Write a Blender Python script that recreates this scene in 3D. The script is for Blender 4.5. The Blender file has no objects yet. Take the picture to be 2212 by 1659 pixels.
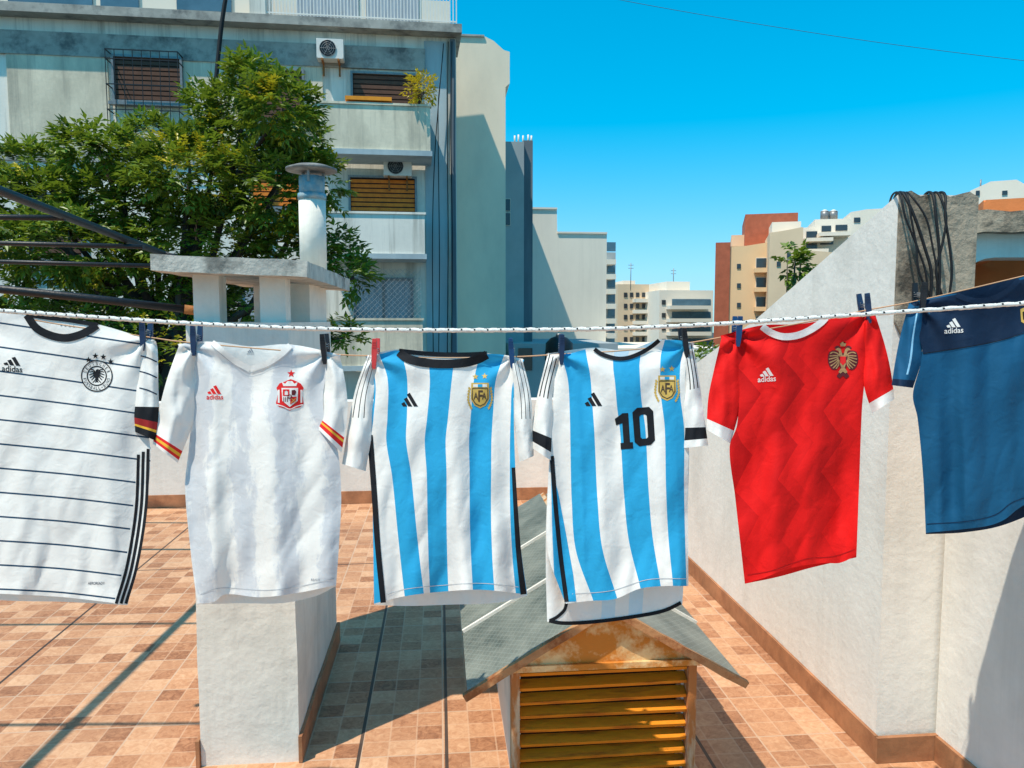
import bpy, bmesh, math, random
from mathutils import Vector, Matrix, noise
from mathutils.bvhtree import BVHTree
rnd = random.Random(11)
C = bpy.context.scene.collection
H = 1.75; F = 1650.0; PIT = math.radians(4.8); TH = math.radians(5.4)
R = math.radians
CAM = Vector((0, 0, H))
def ray(px, py):
    xc = (px-1106)/F; yc = (829.5-py)/F
    return Vector((xc, math.cos(PIT)+yc*math.sin(PIT), -math.sin(PIT)+yc*math.cos(PIT)))
def at(px, py, Y):
    d = ray(px, py); return CAM + d*(Y/d.y)
class Fr:
    def __init__(s, x, y, rot=TH, z=0):
        s.M = Matrix.Translation((x, y, z)) @ Matrix.Rotation(rot, 4, 'Z'); s.I = s.M.inverted()
    def hit(s, px, py, yl=0):
        o = s.I @ CAM; d = s.I.to_3x3() @ ray(px, py); t = (yl-o.y)/d.y; p = o+d*t
        return p.x, p.z
ROOF = Fr(0, 0)
W = {}
def tag(o, label=None, cat=None, group=None, kind=None):
    if label: o['label'] = label
    if cat: o['category'] = cat
    if group: o['group'] = group
    if kind: o['kind'] = kind
    return o
def thing(name, label, cat, loc, rot=0, group=None):
    o = bpy.data.objects.new(name, None); C.objects.link(o); o.empty_display_size = .1
    o.location = loc; o.rotation_euler = (0, 0, rot)
    W[o.name] = Matrix.Translation(loc) @ Matrix.Rotation(rot, 4, 'Z')
    return tag(o, label, cat, group)
def obj(name, bm, mats, parent=None, M=None, smooth=False, label=None, origin=None, norm=True):
    if M is not None: bm.transform(M)
    if parent is not None:
        bm.transform(W[parent.name].inverted()); wm = W[parent.name]
    elif origin is not None:
        bm.transform(origin.inverted()); wm = origin
    else:
        xs = [v.co for v in bm.verts]
        loc = Vector(((min(v.x for v in xs)+max(v.x for v in xs))/2, (min(v.y for v in xs)+max(v.y for v in xs))/2, min(v.z for v in xs)))
        wm = Matrix.Translation(loc); bm.transform(wm.inverted())
    if norm: bmesh.ops.recalc_face_normals(bm, faces=bm.faces[:])
    me = bpy.data.meshes.new(name); bm.to_mesh(me); bm.free()
    if not isinstance(mats, (list, tuple)): mats = [mats]
    for m in mats: me.materials.append(m)
    if smooth:
        for p in me.polygons: p.use_smooth = True
    o = bpy.data.objects.new(name, me); C.objects.link(o)
    if parent is not None: o.parent = parent
    else: o.matrix_world = wm
    W[o.name] = wm
    if label: o['label'] = label
    return o
def NB(): return bmesh.new()
def bx(bm, x0, x1, y0, y1, z0, z1, mi=0, M=None):
    co = [(x0,y0,z0),(x1,y0,z0),(x1,y1,z0),(x0,y1,z0),(x0,y0,z1),(x1,y0,z1),(x1,y1,z1),(x0,y1,z1)]
    vs = [bm.verts.new((M @ Vector(c)) if M else c) for c in co]
    for f in ((0,3,2,1),(4,5,6,7),(0,1,5,4),(1,2,6,5),(2,3,7,6),(3,0,4,7)):
        bm.faces.new([vs[i] for i in f]).material_index = mi
    return bm
def fbox(bm, fr, x0, y0, x1, y1, yn, yf, mi=0):
    a, z1 = fr.hit(x0, y0, yn); b, z0 = fr.hit(x1, y1, yn)
    bx(bm, min(a,b), max(a,b), yn, yf, min(z0,z1), max(z0,z1), mi); return bm
def tube(bm, pts, r, n=8, caps=True, mif=None):
    pts = [Vector(p) for p in pts]
    rs = r if isinstance(r, (list, tuple)) else [r]*len(pts)
    rings = []; prev = None
    for i, p in enumerate(pts):
        d = (pts[min(i+1, len(pts)-1)]-pts[max(i-1, 0)]).normalized()
        if prev is None:
            u = d.orthogonal().normalized()
        else:
            u = prev - d*prev.dot(d); u.normalize()
        prev = u; w = d.cross(u)
        rings.append([bm.verts.new(p+(u*math.cos(a)+w*math.sin(a))*rs[i]) for a in [2*math.pi*k/n for k in range(n)]])
    for i in range(len(rings)-1):
        for k in range(n):
            f = bm.faces.new((rings[i][k], rings[i][(k+1)%n], rings[i+1][(k+1)%n], rings[i+1][k]))
            f.smooth = True
            if mif: f.material_index = mif(i, k)
    if caps:
        bm.faces.new(rings[0]); bm.faces.new(rings[-1])
    return bm
def prism(bm, pts, y0, y1):
    a = [bm.verts.new((x, y0, z)) for x, z in pts]; b = [bm.verts.new((x, y1, z)) for x, z in pts]
    bm.faces.new(a); bm.faces.new(b)
    n = len(pts)
    for i in range(n): bm.faces.new((a[i], a[(i+1)%n], b[(i+1)%n], b[i]))
    return bm
def cyl(bm, c, r0, r1, z0, z1, n=24):
    return tube(bm, [(c[0], c[1], z0), (c[0], c[1], z1)], [r0, r1], n)
def interp(pts, t):
    if t <= pts[0][0]: return pts[0][1]
    if t >= pts[-1][0]: return pts[-1][1]
    for i in range(len(pts)-1):
        if pts[i][0] <= t <= pts[i+1][0]: break
    t0, a = pts[i]; t1, b = pts[i+1]; h = t1-t0
    def slope(k):
        if k == 0: return (pts[1][1]-pts[0][1])/(pts[1][0]-pts[0][0])
        if k == len(pts)-1: return (pts[-1][1]-pts[-2][1])/(pts[-1][0]-pts[-2][0])
        return (pts[k+1][1]-pts[k-1][1])/(pts[k+1][0]-pts[k-1][0])
    m0, m1 = slope(i), slope(i+1); s = (t-t0)/h
    return (2*s**3-3*s*s+1)*a+(s**3-2*s*s+s)*h*m0+(-2*s**3+3*s*s)*b+(s**3-s*s)*h*m1
def path(pts, n):
    k = len(pts)-1
    px = [(i/k, p[0]) for i, p in enumerate(pts)]; py = [(i/k, p[1]) for i, p in enumerate(pts)]
    return [(interp(px, j/n), interp(py, j/n)) for j in range(n+1)]

# ------------------------------------------------------------------ materials
class N:
    def __init__(s, name):
        s.m = bpy.data.materials.new(name); s.m.use_nodes = True; s.t = s.m.node_tree
        s.b = s.t.nodes['Principled BSDF']; s.out = s.t.nodes['Material Output']
    def n(s, ty): return s.t.nodes.new(ty)
    def set(s, sock, v):
        if isinstance(v, bpy.types.NodeSocket): s.t.links.new(v, sock)
        elif isinstance(v, (tuple, list)) and sock.type == 'RGBA': sock.default_value = (v[0], v[1], v[2], 1)
        else: sock.default_value = v
    def P(s, key, v): s.set(s.b.inputs[key], v)
    def math(s, op, a, b=None, c=None):
        n = s.n('ShaderNodeMath'); n.operation = op; s.set(n.inputs[0], a)
        if b is not None: s.set(n.inputs[1], b)
        if c is not None: s.set(n.inputs[2], c)
        return n.outputs[0]
    def mix(s, f, a, b, bt='MIX'):
        n = s.n('ShaderNodeMix'); n.data_type = 'RGBA'; n.blend_type = bt
        s.set(n.inputs[0], f); s.set(n.inputs[6], a); s.set(n.inputs[7], b); return n.outputs[2]
    def ramp(s, f, stops, mode='LINEAR'):
        n = s.n('ShaderNodeValToRGB'); n.color_ramp.interpolation = mode; e = n.color_ramp.elements
        while len(e) < len(stops): e.new(.5)
        for i, (p, c) in enumerate(stops):
            e[i].position = p; e[i].color = (c[0], c[1], c[2], 1) if isinstance(c, (tuple, list)) else (c, c, c, 1)
        s.set(n.inputs[0], f); return n.outputs[0]
    def coord(s, k='Object', scale=(1,1,1), rot=(0,0,0)):
        n = s.n('ShaderNodeTexCoord'); mp = s.n('ShaderNodeMapping'); mp.inputs['Scale'].default_value = scale; mp.inputs['Rotation'].default_value = rot
        s.t.links.new(n.outputs[k], mp.inputs[0]); return mp.outputs[0]
    def noise(s, v, sc, det=5, ro=.55, dist=0):
        n = s.n('ShaderNodeTexNoise'); s.set(n.inputs['Vector'], v); n.inputs['Scale'].default_value = sc
        n.inputs['Detail'].default_value = det; n.inputs['Roughness'].default_value = ro; n.inputs['Distortion'].default_value = dist
        return n.outputs[0]
    def sep(s, v):
        n = s.n('ShaderNodeSeparateXYZ'); s.set(n.inputs[0], v); return n.outputs
    def comb(s, x, y, z=0.0):
        n = s.n('ShaderNodeCombineXYZ'); s.set(n.inputs[0], x); s.set(n.inputs[1], y); s.set(n.inputs[2], z); return n.outputs[0]
    def white(s, v):
        n = s.n('ShaderNodeTexWhiteNoise'); n.noise_dimensions = '2D'; s.set(n.inputs[0], v); return n.outputs[0]
    def bump(s, h, st, d=.01):
        n = s.n('ShaderNodeBump'); n.inputs['Strength'].default_value = st; n.inputs['Distance'].default_value = d
        s.set(n.inputs['Height'], h); s.P('Normal', n.outputs[0])
def cm(c, k): return tuple(min(.95, max(0, v*k)) for v in c)
def simple(name, col, rough=.75, var=.12, scale=6, bump=0, bscale=30, stretch=(1,1,1), dirt=None, damt=.6, dscale=2, dlo=.48, dhi=.66, metal=0, spec=.4, bd=.01, streak=None):
    k = N(name); v = k.coord('Object', stretch)
    f = k.noise(v, scale, 6, .6)
    c = k.mix(k.ramp(f, [(.3, 0), (.7, 1)]), cm(col, 1-var), cm(col, 1+var))
    if dirt:
        f2 = k.ramp(k.noise(v, dscale, 9, .65), [(dlo, 0), (dhi, damt)])
        c = k.mix(f2, c, dirt)
    if streak:
        q = streak[2] if len(streak) > 2 else 4.5
        f3 = k.ramp(k.noise(k.coord('Object', (q, q, .22*q/4.5)), 1.0, 7, .7), [(.50, 0), (.68, streak[1])])
        c = k.mix(f3, c, streak[0])
    k.P('Base Color', c); k.P('Roughness', rough); k.P('Metallic', metal); k.P('Specular IOR Level', spec)
    if bump: k.bump(k.noise(k.coord('Object'), bscale, 6, .6), bump, bd)
    return k.m
def cloth_finish(k, col, tr=.16):
    k.P('Base Color', col); k.P('Roughness', .75); k.P('Specular IOR Level', .2)
    o = k.coord('Object'); h = k.math('ADD', k.math('MULTIPLY', k.noise(o, 26, 4, .5, .6), 1.0), k.math('MULTIPLY', k.noise(o, 700, 2), .06))
    k.bump(h, .32, .010)
    t = k.n('ShaderNodeBsdfTranslucent'); k.set(t.inputs[0], col)
    mx = k.n('ShaderNodeMixShader'); mx.inputs[0].default_value = tr
    k.t.links.new(k.b.outputs[0], mx.inputs[1]); k.t.links.new(t.outputs[0], mx.inputs[2]); k.t.links.new(mx.outputs[0], k.out.inputs[0])
    return k.m
def cloth(name, col, tr=.16):
    k = N(name); f = k.noise(k.coord('Object'), 14, 4)
    return cloth_finish(k, k.mix(f, cm(col, .93), cm(col, 1.05)), tr)
M_ = {}
WHITE = (.87, .83, .775)
M_['white_cloth'] = cloth('white_cloth', WHITE)
M_['sky_cloth'] = cloth('sky_cloth', (.026, .37, .66))
M_['black_cloth'] = cloth('black_cloth', (.010, .011, .014), 0.02)
M_['navy_cloth'] = cloth('navy_cloth', (.006, .022, .055), 0.02)
M_['red_trim'] = cloth('red_trim', (.72, .02, .02), .05)
M_['gold_trim'] = cloth('gold_trim', (.78, .42, .04), .05)
M_['paleblue_trim'] = cloth('paleblue_trim', (.28, .55, .74), .05)
M_['darkred_trim'] = cloth('darkred_trim', (.32, .02, .02), .05)
M_['seam'] = cloth('seam', (.52, .51, .51), .05)
M_['redseam'] = cloth('redseam', (.42, .006, .008), .05)
M_['gold_print'] = simple('gold_print', (.58, .37, .08), .5, .15, 90)
M_['dullgold_print'] = simple('dullgold_print', (.38, .21, .085), .5, .3, 160)
M_['grey_print'] = simple('grey_print', (.25, .27, .3), .6)
M_['brown_print'] = simple('brown_print', (.07, .04, .02), .6)
M_['maroon_print'] = simple('maroon_print', (.11, .006, .010), .6)
# pinstriped white cloth
k = N('pinstripe_cloth'); uv = k.sep(k.coord('UV'))
v = k.math('FRACT', k.math('MULTIPLY_ADD', uv[1], 11.4, .31))
line = k.math('LESS_THAN', k.math('ABSOLUTE', k.math('SUBTRACT', v, .5)), .036)
M_['pinstripe_cloth'] = cloth_finish(k, k.mix(line, WHITE, (.02, .06, .11)))
# blotchy white and grey cloth
k = N('blotched_cloth'); uv = k.sep(k.coord('UV'))
band = k.math('SINE', k.math('MULTIPLY', uv[0], 6.283*3.4))
n1 = k.noise(k.coord('UV', (6, 6, 1)), 1.0, 9, .70, .4)
n2 = k.noise(k.coord('UV', (26, 10, 1)), 1.0, 6, .7)
s_ = k.math('ADD', k.math('MULTIPLY', band, .13), k.math('ADD', k.math('MULTIPLY', n1, .70), k.math('MULTIPLY', n2, .30)))
M_['blotched_cloth'] = cloth_finish(k, k.ramp(s_, [(.47, WHITE), (.51, (.77, .755, .735)), (.545, (.67, .665, .67)), (.70, (.62, .625, .64))]))
# tonal zigzag red cloth
k = N('zigzag_cloth'); uv = k.sep(k.coord('UV'))
tri = k.math('PINGPONG', k.math('MULTIPLY', uv[1], 4.0), .5)
z = k.math('FRACT', k.math('ADD', k.math('MULTIPLY', uv[0], 2.9), k.math('MULTIPLY', tri, 1.0)))
lowfade = k.ramp(uv[1], [(.05, .35), (.5, 1)])
zz = k.math('MULTIPLY', k.ramp(z, [(0, .1), (.5, 1), (.505, .0), (.85, .45), (.855, .1), (1, .1)]), lowfade)
M_['zigzag_cloth'] = cloth_finish(k, k.mix(zz, (.82, .010, .009), (.56, .005, .006)), .12)
M_['red_cloth'] = cloth('red_cloth', (.82, .010, .009), .12)
M_['blue_cloth'] = cloth('blue_cloth', (.007, .088, .19), .06)

M_['plaster'] = simple('plaster', (.82, .765, .68), .9, .06, 3, .45, 24, dirt=(.52, .49, .43), damt=.35, dscale=1.6, bd=.008, streak=((.54, .50, .43), .30, 7))
M_['plaster_pillar'] = simple('plaster_pillar', (.82, .76, .665), .9, .06, 4, .5, 20, dirt=(.50, .475, .42), damt=.45, dscale=3, bd=.009, streak=((.52, .48, .40), .35, 9))
M_['dirty_concrete'] = simple('dirty_concrete', (.46, .37, .27), .95, .25, 5, .9, 30, dirt=(.07, .055, .04), damt=.9, dscale=5, dlo=.42, dhi=.6, bd=.015)
M_['slab_concrete'] = simple('slab_concrete', (.54, .50, .43), .9, .2, 14, .7, 60, dirt=(.12, .115, .10), damt=.8, dscale=9, bd=.006)
M_['skirting'] = simple('skirting', (.40, .175, .08), .55, .3, 6, .2, 40, dirt=(.22, .08, .035), damt=.6, dscale=7)
ST = ((.30, .27, .22), .6)
M_['facade_pale'] = simple('facade_pale', (.88, .81, .70), .9, .07, 2, .3, 12, stretch=(1, 1, .3), dirt=(.50, .47, .40), damt=.55, dscale=.8, streak=ST)
M_['facade_grey'] = simple('facade_grey', (.82, .70, .52), .9, .12, 2, .4, 12, stretch=(1, 1, .4), dirt=(.40, .35, .26), damt=.7, dscale=.9, dlo=.45, streak=ST)
M_['facade_blue_shade'] = simple('facade_blue_shade', (.48, .55, .56), .9, .12, 2, .3, 12, stretch=(1, 1, .2), dirt=(.24, .31, .35), damt=.6, dscale=.7)  # blue-grey paint with the facade's bluish shade mixed into the colour
M_['cornice'] = simple('cornice', (.42, .39, .34), .9, .2, 3, .4, 14, dirt=(.10, .10, .10), damt=.8)
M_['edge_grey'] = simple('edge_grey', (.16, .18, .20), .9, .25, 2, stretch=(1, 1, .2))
M_['cream'] = simple('cream', (.90, .74, .55), .9, .05, 1.2, .2, 9, stretch=(1, 1, .4), dirt=(.60, .50, .38), damt=.45, dscale=.5)
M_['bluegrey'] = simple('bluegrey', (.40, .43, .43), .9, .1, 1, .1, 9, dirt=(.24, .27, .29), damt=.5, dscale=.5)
M_['offwhite'] = simple('offwhite', (.90, .80, .655), .9, .05, .8, .1, 6, stretch=(1, 1, .5), dirt=(.60, .53, .44), damt=.4, dscale=.4, streak=((.64, .56, .45), .35, 1.5))
M_['far_white'] = simple('far_white', (.84, .735, .60), .9, .05, .5)
M_['far_cream'] = simple('far_cream', (.76, .55, .355), .9, .07, .5)
M_['beige'] = simple('beige', (.82, .54, .30), .9, .05, .6, dirt=(.54, .38, .24), damt=.4, dscale=.3)
M_['brick'] = simple('brick', (.42, .11, .055), .9, .15, 3)
M_['terracotta'] = simple('terracotta', (.74, .22, .065), .85, .15, 3, .3, 30)
M_['glass_dark'] = simple('glass_dark', (.03, .04, .05), .15, .2, 2, spec=.6)
M_['glass_blue'] = simple('glass_blue', (.08, .15, .20), .15, .2, 2, spec=.6)
M_['shutter_brown'] = simple('shutter_brown', (.12, .05, .026), .6, .2, 8)
M_['slat_gap_shade'] = simple('slat_gap_shade', (.03, .014, .008), .8)  # near-black colour paints the shade between slats
M_['shutter_orange'] = simple('shutter_orange', (.86, .21, .015), .6, .2, 8)
M_['curtain'] = simple('curtain', (.34, .38, .42), .8, .25, 6, stretch=(6, 1, .3))
M_['black_metal'] = simple('black_metal', (.012, .012, .014), .45, .2, 20, .2, 80)
M_['cable_black'] = simple('cable_black', (.008, .008, .009), .65)
M_['white_metal'] = simple('white_metal', (.80, .745, .67), .5, .05, 10)
M_['grey_metal'] = simple('grey_metal', (.24, .24, .24), .45, .2, 14, .2, 50, metal=.4)
M_['cowl_metal'] = simple('cowl_metal', (.13, .13, .125), .6, .4, 14, .2, 50, dirt=(.34, .33, .30), damt=.7, dscale=10)
M_['net'] = simple('net', (.35, .37, .38), .7)
M_['pipe_band'] = simple('pipe_band', (.12, .27, .34), .5, .4, 16, .2, 50, dirt=(.42, .40, .36), damt=.8, dscale=14)
M_['rust'] = simple('rust', (.36, .14, .04), .85, .35, 14, .4, 60)
M_['orange_board'] = simple('orange_board', (.88, .29, .015), .7)
M_['louvre'] = simple('louvre', (.92, .27, .012), .5, .3, 9, .4, 60, stretch=(.5, 3, 3), dirt=(.34, .075, .008), damt=.85, dscale=9, dlo=.46, dhi=.64, bd=.004)
M_['peeling'] = simple('peeling', (.80, .55, .27), .85, .15, 10, .7, 70, dirt=(.58, .19, .015), damt=.95, dscale=8, dlo=.45, dhi=.57, bd=.004)
M_['barge'] = simple('barge', (.50, .25, .11), .85, .25, 10, .7, 70, dirt=(.24, .07, .018), damt=.9, dscale=10, dlo=.46, dhi=.60, bd=.004)
M_['oldwood'] = simple('oldwood', (.60, .43, .27), .9, .2, 8, .6, 60, stretch=(3, 3, .6), dirt=(.44, .14, .022), damt=.9, dscale=5, dlo=.44, dhi=.54, bd=.004)
k = N('wired_glass'); v1 = k.coord('Object')
xyz = k.sep(v1)
d1 = k.math('FRACT', k.math('MULTIPLY', k.math('ADD', xyz[0], k.math('MULTIPLY', xyz[1], .6)), 42))
d2 = k.math('FRACT', k.math('MULTIPLY', k.math('SUBTRACT', xyz[0], k.math('MULTIPLY', xyz[1], .6)), 42))
ln = k.math('MAXIMUM', k.math('LESS_THAN', d1, .12), k.math('LESS_THAN', d2, .12))
g0 = k.mix(k.ramp(k.noise(v1, 5, 7, .65), [(.35, 0), (.68, 1)]), (.085, .10, .085), (.24, .25, .21))
k.P('Base Color', k.mix(k.math('MULTIPLY', ln, .35), g0, (.33, .36, .32))); k.P('Roughness', .42); k.P('Specular IOR Level', .4)
k.bump(k.noise(v1, 120, 3), .5, .004); M_['wired_glass'] = k.m
# tiled floor
k = N('floor_tiles'); o = k.coord('Object'); xyz = k.sep(o); S = .11
cx = k.math('DIVIDE', xyz[0], S); cy = k.math('DIVIDE', xyz[1], S)
cell = k.comb(k.math('FLOOR', cx), k.math('FLOOR', cy))
tone = k.white(cell)
marb = k.noise(o, 26, 8, .7, 1.4)
mr = k.ramp(marb, [(.32, 0), (.68, 1)])
tone = k.math('ADD', k.math('MULTIPLY', tone, .56), k.math('MULTIPLY', mr, .44))
col = k.ramp(tone, [(.10, (.25, .095, .040)), (.34, (.43, .185, .085)), (.58, (.56, .275, .138)), (.9, (.70, .41, .235))])
ex = k.math('ABSOLUTE', k.math('SUBTRACT', k.math('FRACT', cx), .5)); ey = k.math('ABSOLUTE', k.math('SUBTRACT', k.math('FRACT', cy), .5))
g1 = k.math('GREATER_THAN', k.math('MAXIMUM', ex, ey), .470)
fx = k.math('ABSOLUTE', k.math('SUBTRACT', k.math('FRACT', k.math('DIVIDE', cx, 3.0)), .5)); fy = k.math('ABSOLUTE', k.math('SUBTRACT', k.math('FRACT', k.math('DIVIDE', cy, 3.0)), .5))
g2 = k.math('GREATER_THAN', k.math('MAXIMUM', fx, fy), .489)
col = k.mix(k.math('MULTIPLY', g1, .5), col, (.66, .42, .27)); col = k.mix(k.math('MULTIPLY', g2, .8), col, (.56, .38, .26))
dj = None
for xj in (-2.13, -.337, .015, 1.06):
    d = k.math('LESS_THAN', k.math('ABSOLUTE', k.math('SUBTRACT', xyz[0], xj)), .007)
    dj = d if dj is None else k.math('MAXIMUM', dj, d)
for yj in (5.45,):
    dj = k.math('MAXIMUM', dj, k.math('LESS_THAN', k.math('ABSOLUTE', k.math('SUBTRACT', xyz[1], yj)), .007))
col = k.mix(k.math('MULTIPLY', dj, .92), col, (.02, .018, .016))
col = k.mix(k.ramp(k.noise(o, 1.1, 8, .65), [(.45, 0), (.75, .35)]), col, (.30, .16, .09))
k.P('Base Color', col); k.P('Roughness', .62)
k.bump(k.math('SUBTRACT', k.math('MULTIPLY', marb, .4), k.math('ADD', k.math('MULTIPLY', g2, .6), dj)), .35, .004)
M_['floor_tiles'] = k.m
M_['asphalt'] = simple('asphalt', (.06, .06, .06), .9, .2, .3)
def leafmat(name, col):
    k = N(name); f = k.noise(k.coord('Object'), 2.5, 4)
    c = k.mix(f, cm(col, .6), cm(col, 1.5)); k.P('Base Color', c); k.P('Roughness', .4); k.P('Specular IOR Level', .45)
    t = k.n('ShaderNodeBsdfTranslucent'); k.set(t.inputs[0], k.mix(.5, c, (.30, .38, .02)))
    mx = k.n('ShaderNodeMixShader'); mx.inputs[0].default_value = .32
    k.t.links.new(k.b.outputs[0], mx.inputs[1]); k.t.links.new(t.outputs[0], mx.inputs[2]); k.t.links.new(mx.outputs[0], k.out.inputs[0])
    return k.m
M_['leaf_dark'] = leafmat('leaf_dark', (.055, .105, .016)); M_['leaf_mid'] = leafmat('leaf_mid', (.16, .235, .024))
M_['leaf_yellow'] = leafmat('leaf_yellow', (.58, .46, .025)); M_['leaf_gold'] = leafmat('leaf_gold', (.82, .48, .02))
M_['bark'] = simple('bark', (.07, .055, .045), .95, .3, 5, .8, 20)
LEAFS = [M_['leaf_dark'], M_['leaf_mid'], M_['leaf_yellow'], M_['leaf_gold']]
def mt(n): return M_[n]

# ------------------------------------------------------------------ setting
g = NB(); bx(g, -400, 400, -100, 700, -10.2, -10)
tag(obj('ground', g, mt('asphalt')), kind='structure')
g = NB(); bx(g, -7.5, 2.2, -2.0, 7.5, -.25, 0)
tag(obj('floor', g, mt('floor_tiles'), M=ROOF.M, origin=ROOF.M.copy()), kind='structure')

def rloc(x, y, z=0): return ROOF.M @ Vector((x, y, z))
# side wall (long, sloping top)
t = thing('side_wall', 'white plastered side wall with a sloping top, behind the red shirt', 'wall', rloc(1.86, 4, 0), TH)
g = NB(); a = [(2.77, 0), (7.5, 0), (7.5, 1.36), (5.6, 1.36), (5.0, 1.46), (4.05, 1.75), (2.77, 2.22)]
va = [g.verts.new((1.72, y, z)) for y, z in a]; vb = [g.verts.new((2.03, y, z)) for y, z in a]
g.faces.new(va); g.faces.new(vb)
for i in range(len(a)): g.faces.new((va[i], va[(i+1)%len(a)], vb[(i+1)%len(a)], vb[i]))
obj('wall', g, mt('plaster'), t, ROOF.M)
g = NB()
pts = [(1.722, 1.74), (1.722, 2.222)] + [(1.722+.31*j/8, 2.222+.012*math.sin(j*2.1)) for j in range(1, 9)] + [(2.032, 1.70)] + [(2.032-.31*j/7, 1.70+.04*math.sin(j*1.9)) for j in range(1, 7)]
prism(g, pts, 2.755, 2.7695)
obj('bare_concrete_end', g, mt('dirty_concrete'), t, ROOF.M, label='stained bare concrete end of the wall')
g = NB(); bx(g, 1.706, 1.7195, 2.75, 7.5, .002, .105); bx(g, 1.706, 1.96, 2.735, 2.7535, .002, .105)
obj('skirting', g, mt('skirting'), t, ROOF.M)
t = thing('boundary_wall', 'lower white plastered wall below the navy shirt at the right edge', 'wall', rloc(2.1, 1.4, 0), TH)
g = NB(); bx(g, 1.96, 2.2, -1.5, 2.752, 0, 1.8); obj('wall', g, mt('plaster'), t, ROOF.M)
g = NB(); bx(g, 1.944, 1.9595, -1.5, 2.73, .002, .105); obj('skirting', g, mt('skirting'), t, ROOF.M)
# back parapet
t = thing('back_parapet', 'low white parapet at the far end of the tiled roof', 'wall', rloc(-3, 7.4, 0), TH)
g = NB(); bx(g, -7.5, 1.715, 7.3, 7.5, 0, .98); obj('wall', g, mt('plaster'), t, ROOF.M)
g = NB(); bx(g, -7.5, 1.70, 7.284, 7.2995, .002, .12); obj('skirting', g, mt('skirting'), t, ROOF.M)

# ------------------------------------------------------------------ chimney pillar
CH = ROOF.M @ Matrix.Translation((.02, 0, 0))
t = thing('chimney', 'white plastered chimney block with slab cap on short posts, behind the white and grey shirt', 'chimney', CH @ Vector((-.78, 3.5, 0)), TH)
g = NB(); bx(g, -.967, -.59, 2.97, 4.1, 0, 1.74)
bmesh.ops.subdivide_edges(g, edges=g.edges[:], cuts=11, use_grid_fill=True)
for v in g.verts:
    n_ = noise.noise(v.co*4.0)*.006
    v.co.x += n_*(1 if v.co.x > -.78 else -1); v.co.y += n_*(1 if v.co.y > 3.5 else -1)
obj('body', g, mt('plaster_pillar'), t, CH, smooth=False)
for (x0, x1, y0, y1) in ((-.945, -.85, 3.0, 3.1), (-.70, -.605, 3.0, 3.1), (-.945, -.85, 3.95, 4.06), (-.70, -.605, 3.55, 4.06), (-.82, -.73, 3.75, 3.85)):
    g = NB(); bx(g, x0, x1, y0, y1, 1.735, 1.93); bmesh.ops.bevel(g, geom=g.edges[:], offset=.006, segments=1)
    obj('post', g, mt('plaster_pillar'), t, CH)
g = NB(); bx(g, -1.05, -.50, 2.87, 4.2, 1.925, 1.985)
bmesh.ops.subdivide_edges(g, edges=g.edges[:], cuts=12, use_grid_fill=True)
for v in g.verts: v.co += Vector((noise.noise(v.co*9), noise.noise(v.co*9+Vector((5,0,0))), noise.noise(v.co*9+Vector((0,9,0)))))*.006
for v in g.verts: v.co.z += -.035*(v.co.x+1.05)
sl = obj('cap_slab', g, mt('slab_concrete'), t, CH)
g = NB(); bx(g, -.5885, -.574, 2.955, 4.11, .002, .11); bx(g, -.982, -.9685, 2.955, 4.11, .002, .11)
obj('skirting', g, mt('skirting'), t, CH)
px0, _ = ROOF.hit(677, 560, 3.7)
pc = (px0, 3.7)
t2 = thing('vent_pipe', 'white metal vent pipe with a flat round cowl standing on the chimney cap', 'pipe', rloc(pc[0], pc[1], 1.97), TH)
zt = ROOF.hit(677, 425, 3.7)[1]; zt2 = ROOF.hit(677, 382, 3.7)[1]
g = NB(); cyl(g, pc, .062, .062, 1.972, zt); obj('pipe', g, mt('plaster_pillar'), t2, ROOF.M)
g = NB(); cyl(g, pc, .0585, .0585, zt-.02, zt2); cyl(g, pc, .0655, .0655, zt-.015, zt+.012); obj('metal_band', g, mt('pipe_band'), t2, ROOF.M)
for a in range(3):
    an = a*2.1+.4; g = NB(); bx(g, pc[0]+.055*math.cos(an)-.006, pc[0]+.055*math.cos(an)+.006, pc[1]+.055*math.sin(an)-.006, pc[1]+.055*math.sin(an)+.006, zt2-.03, zt2+.035)
    obj('bracket', g, mt('grey_metal'), t2, ROOF.M)
g = NB(); tube(g, [(pc[0], pc[1], zt2+z) for z in (.022, .026, .036, .050, .054)], [.085, .117, .117, .075, .02], 36); obj('cowl', g, mt('cowl_metal'), t2, ROOF.M)

# ------------------------------------------------------------------ louvred vent hut
XC, Y0v, Y1v = .585, 2.62, 4.25
t = thing('roof_vent', 'weathered wooden louvred roof vent with a gabled wired glass roof, below the shirt numbered 10', 'vent', rloc(XC, 3.4, 0), TH)
EZ, AZ, HW, BW = .445, .742, .50, .325
for sx in (-1, 1):
    g = NB(); bx(g, XC+sx*(BW-.012)-.012, XC+sx*(BW-.012)+.012, Y0v+.05, Y1v-.05, 0, .50)
    obj('side_panel', g, mt('plaster_pillar'), t, ROOF.M); g = NB()
    bx(g, XC+sx*(BW)-.015, XC+sx*BW+.015, Y0v-.005, Y0v+.05, 0, .509)
    obj('corner_post', g, mt('oldwood'), t, ROOF.M)
g = NB(); bx(g, XC-BW, XC+BW, Y1v-.05, Y1v-.03, 0, .52); obj('back_panel', g, mt('plaster_pillar'), t, ROOF.M)
g = NB(); bx(g, XC-BW+.03, XC+BW-.03, Y0v+.10, Y0v+.11, 0, .5); obj('backing', g, mt('slat_gap_shade'), t, ROOF.M)  # dark sheet standing in for the shade behind the louvre slats
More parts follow.
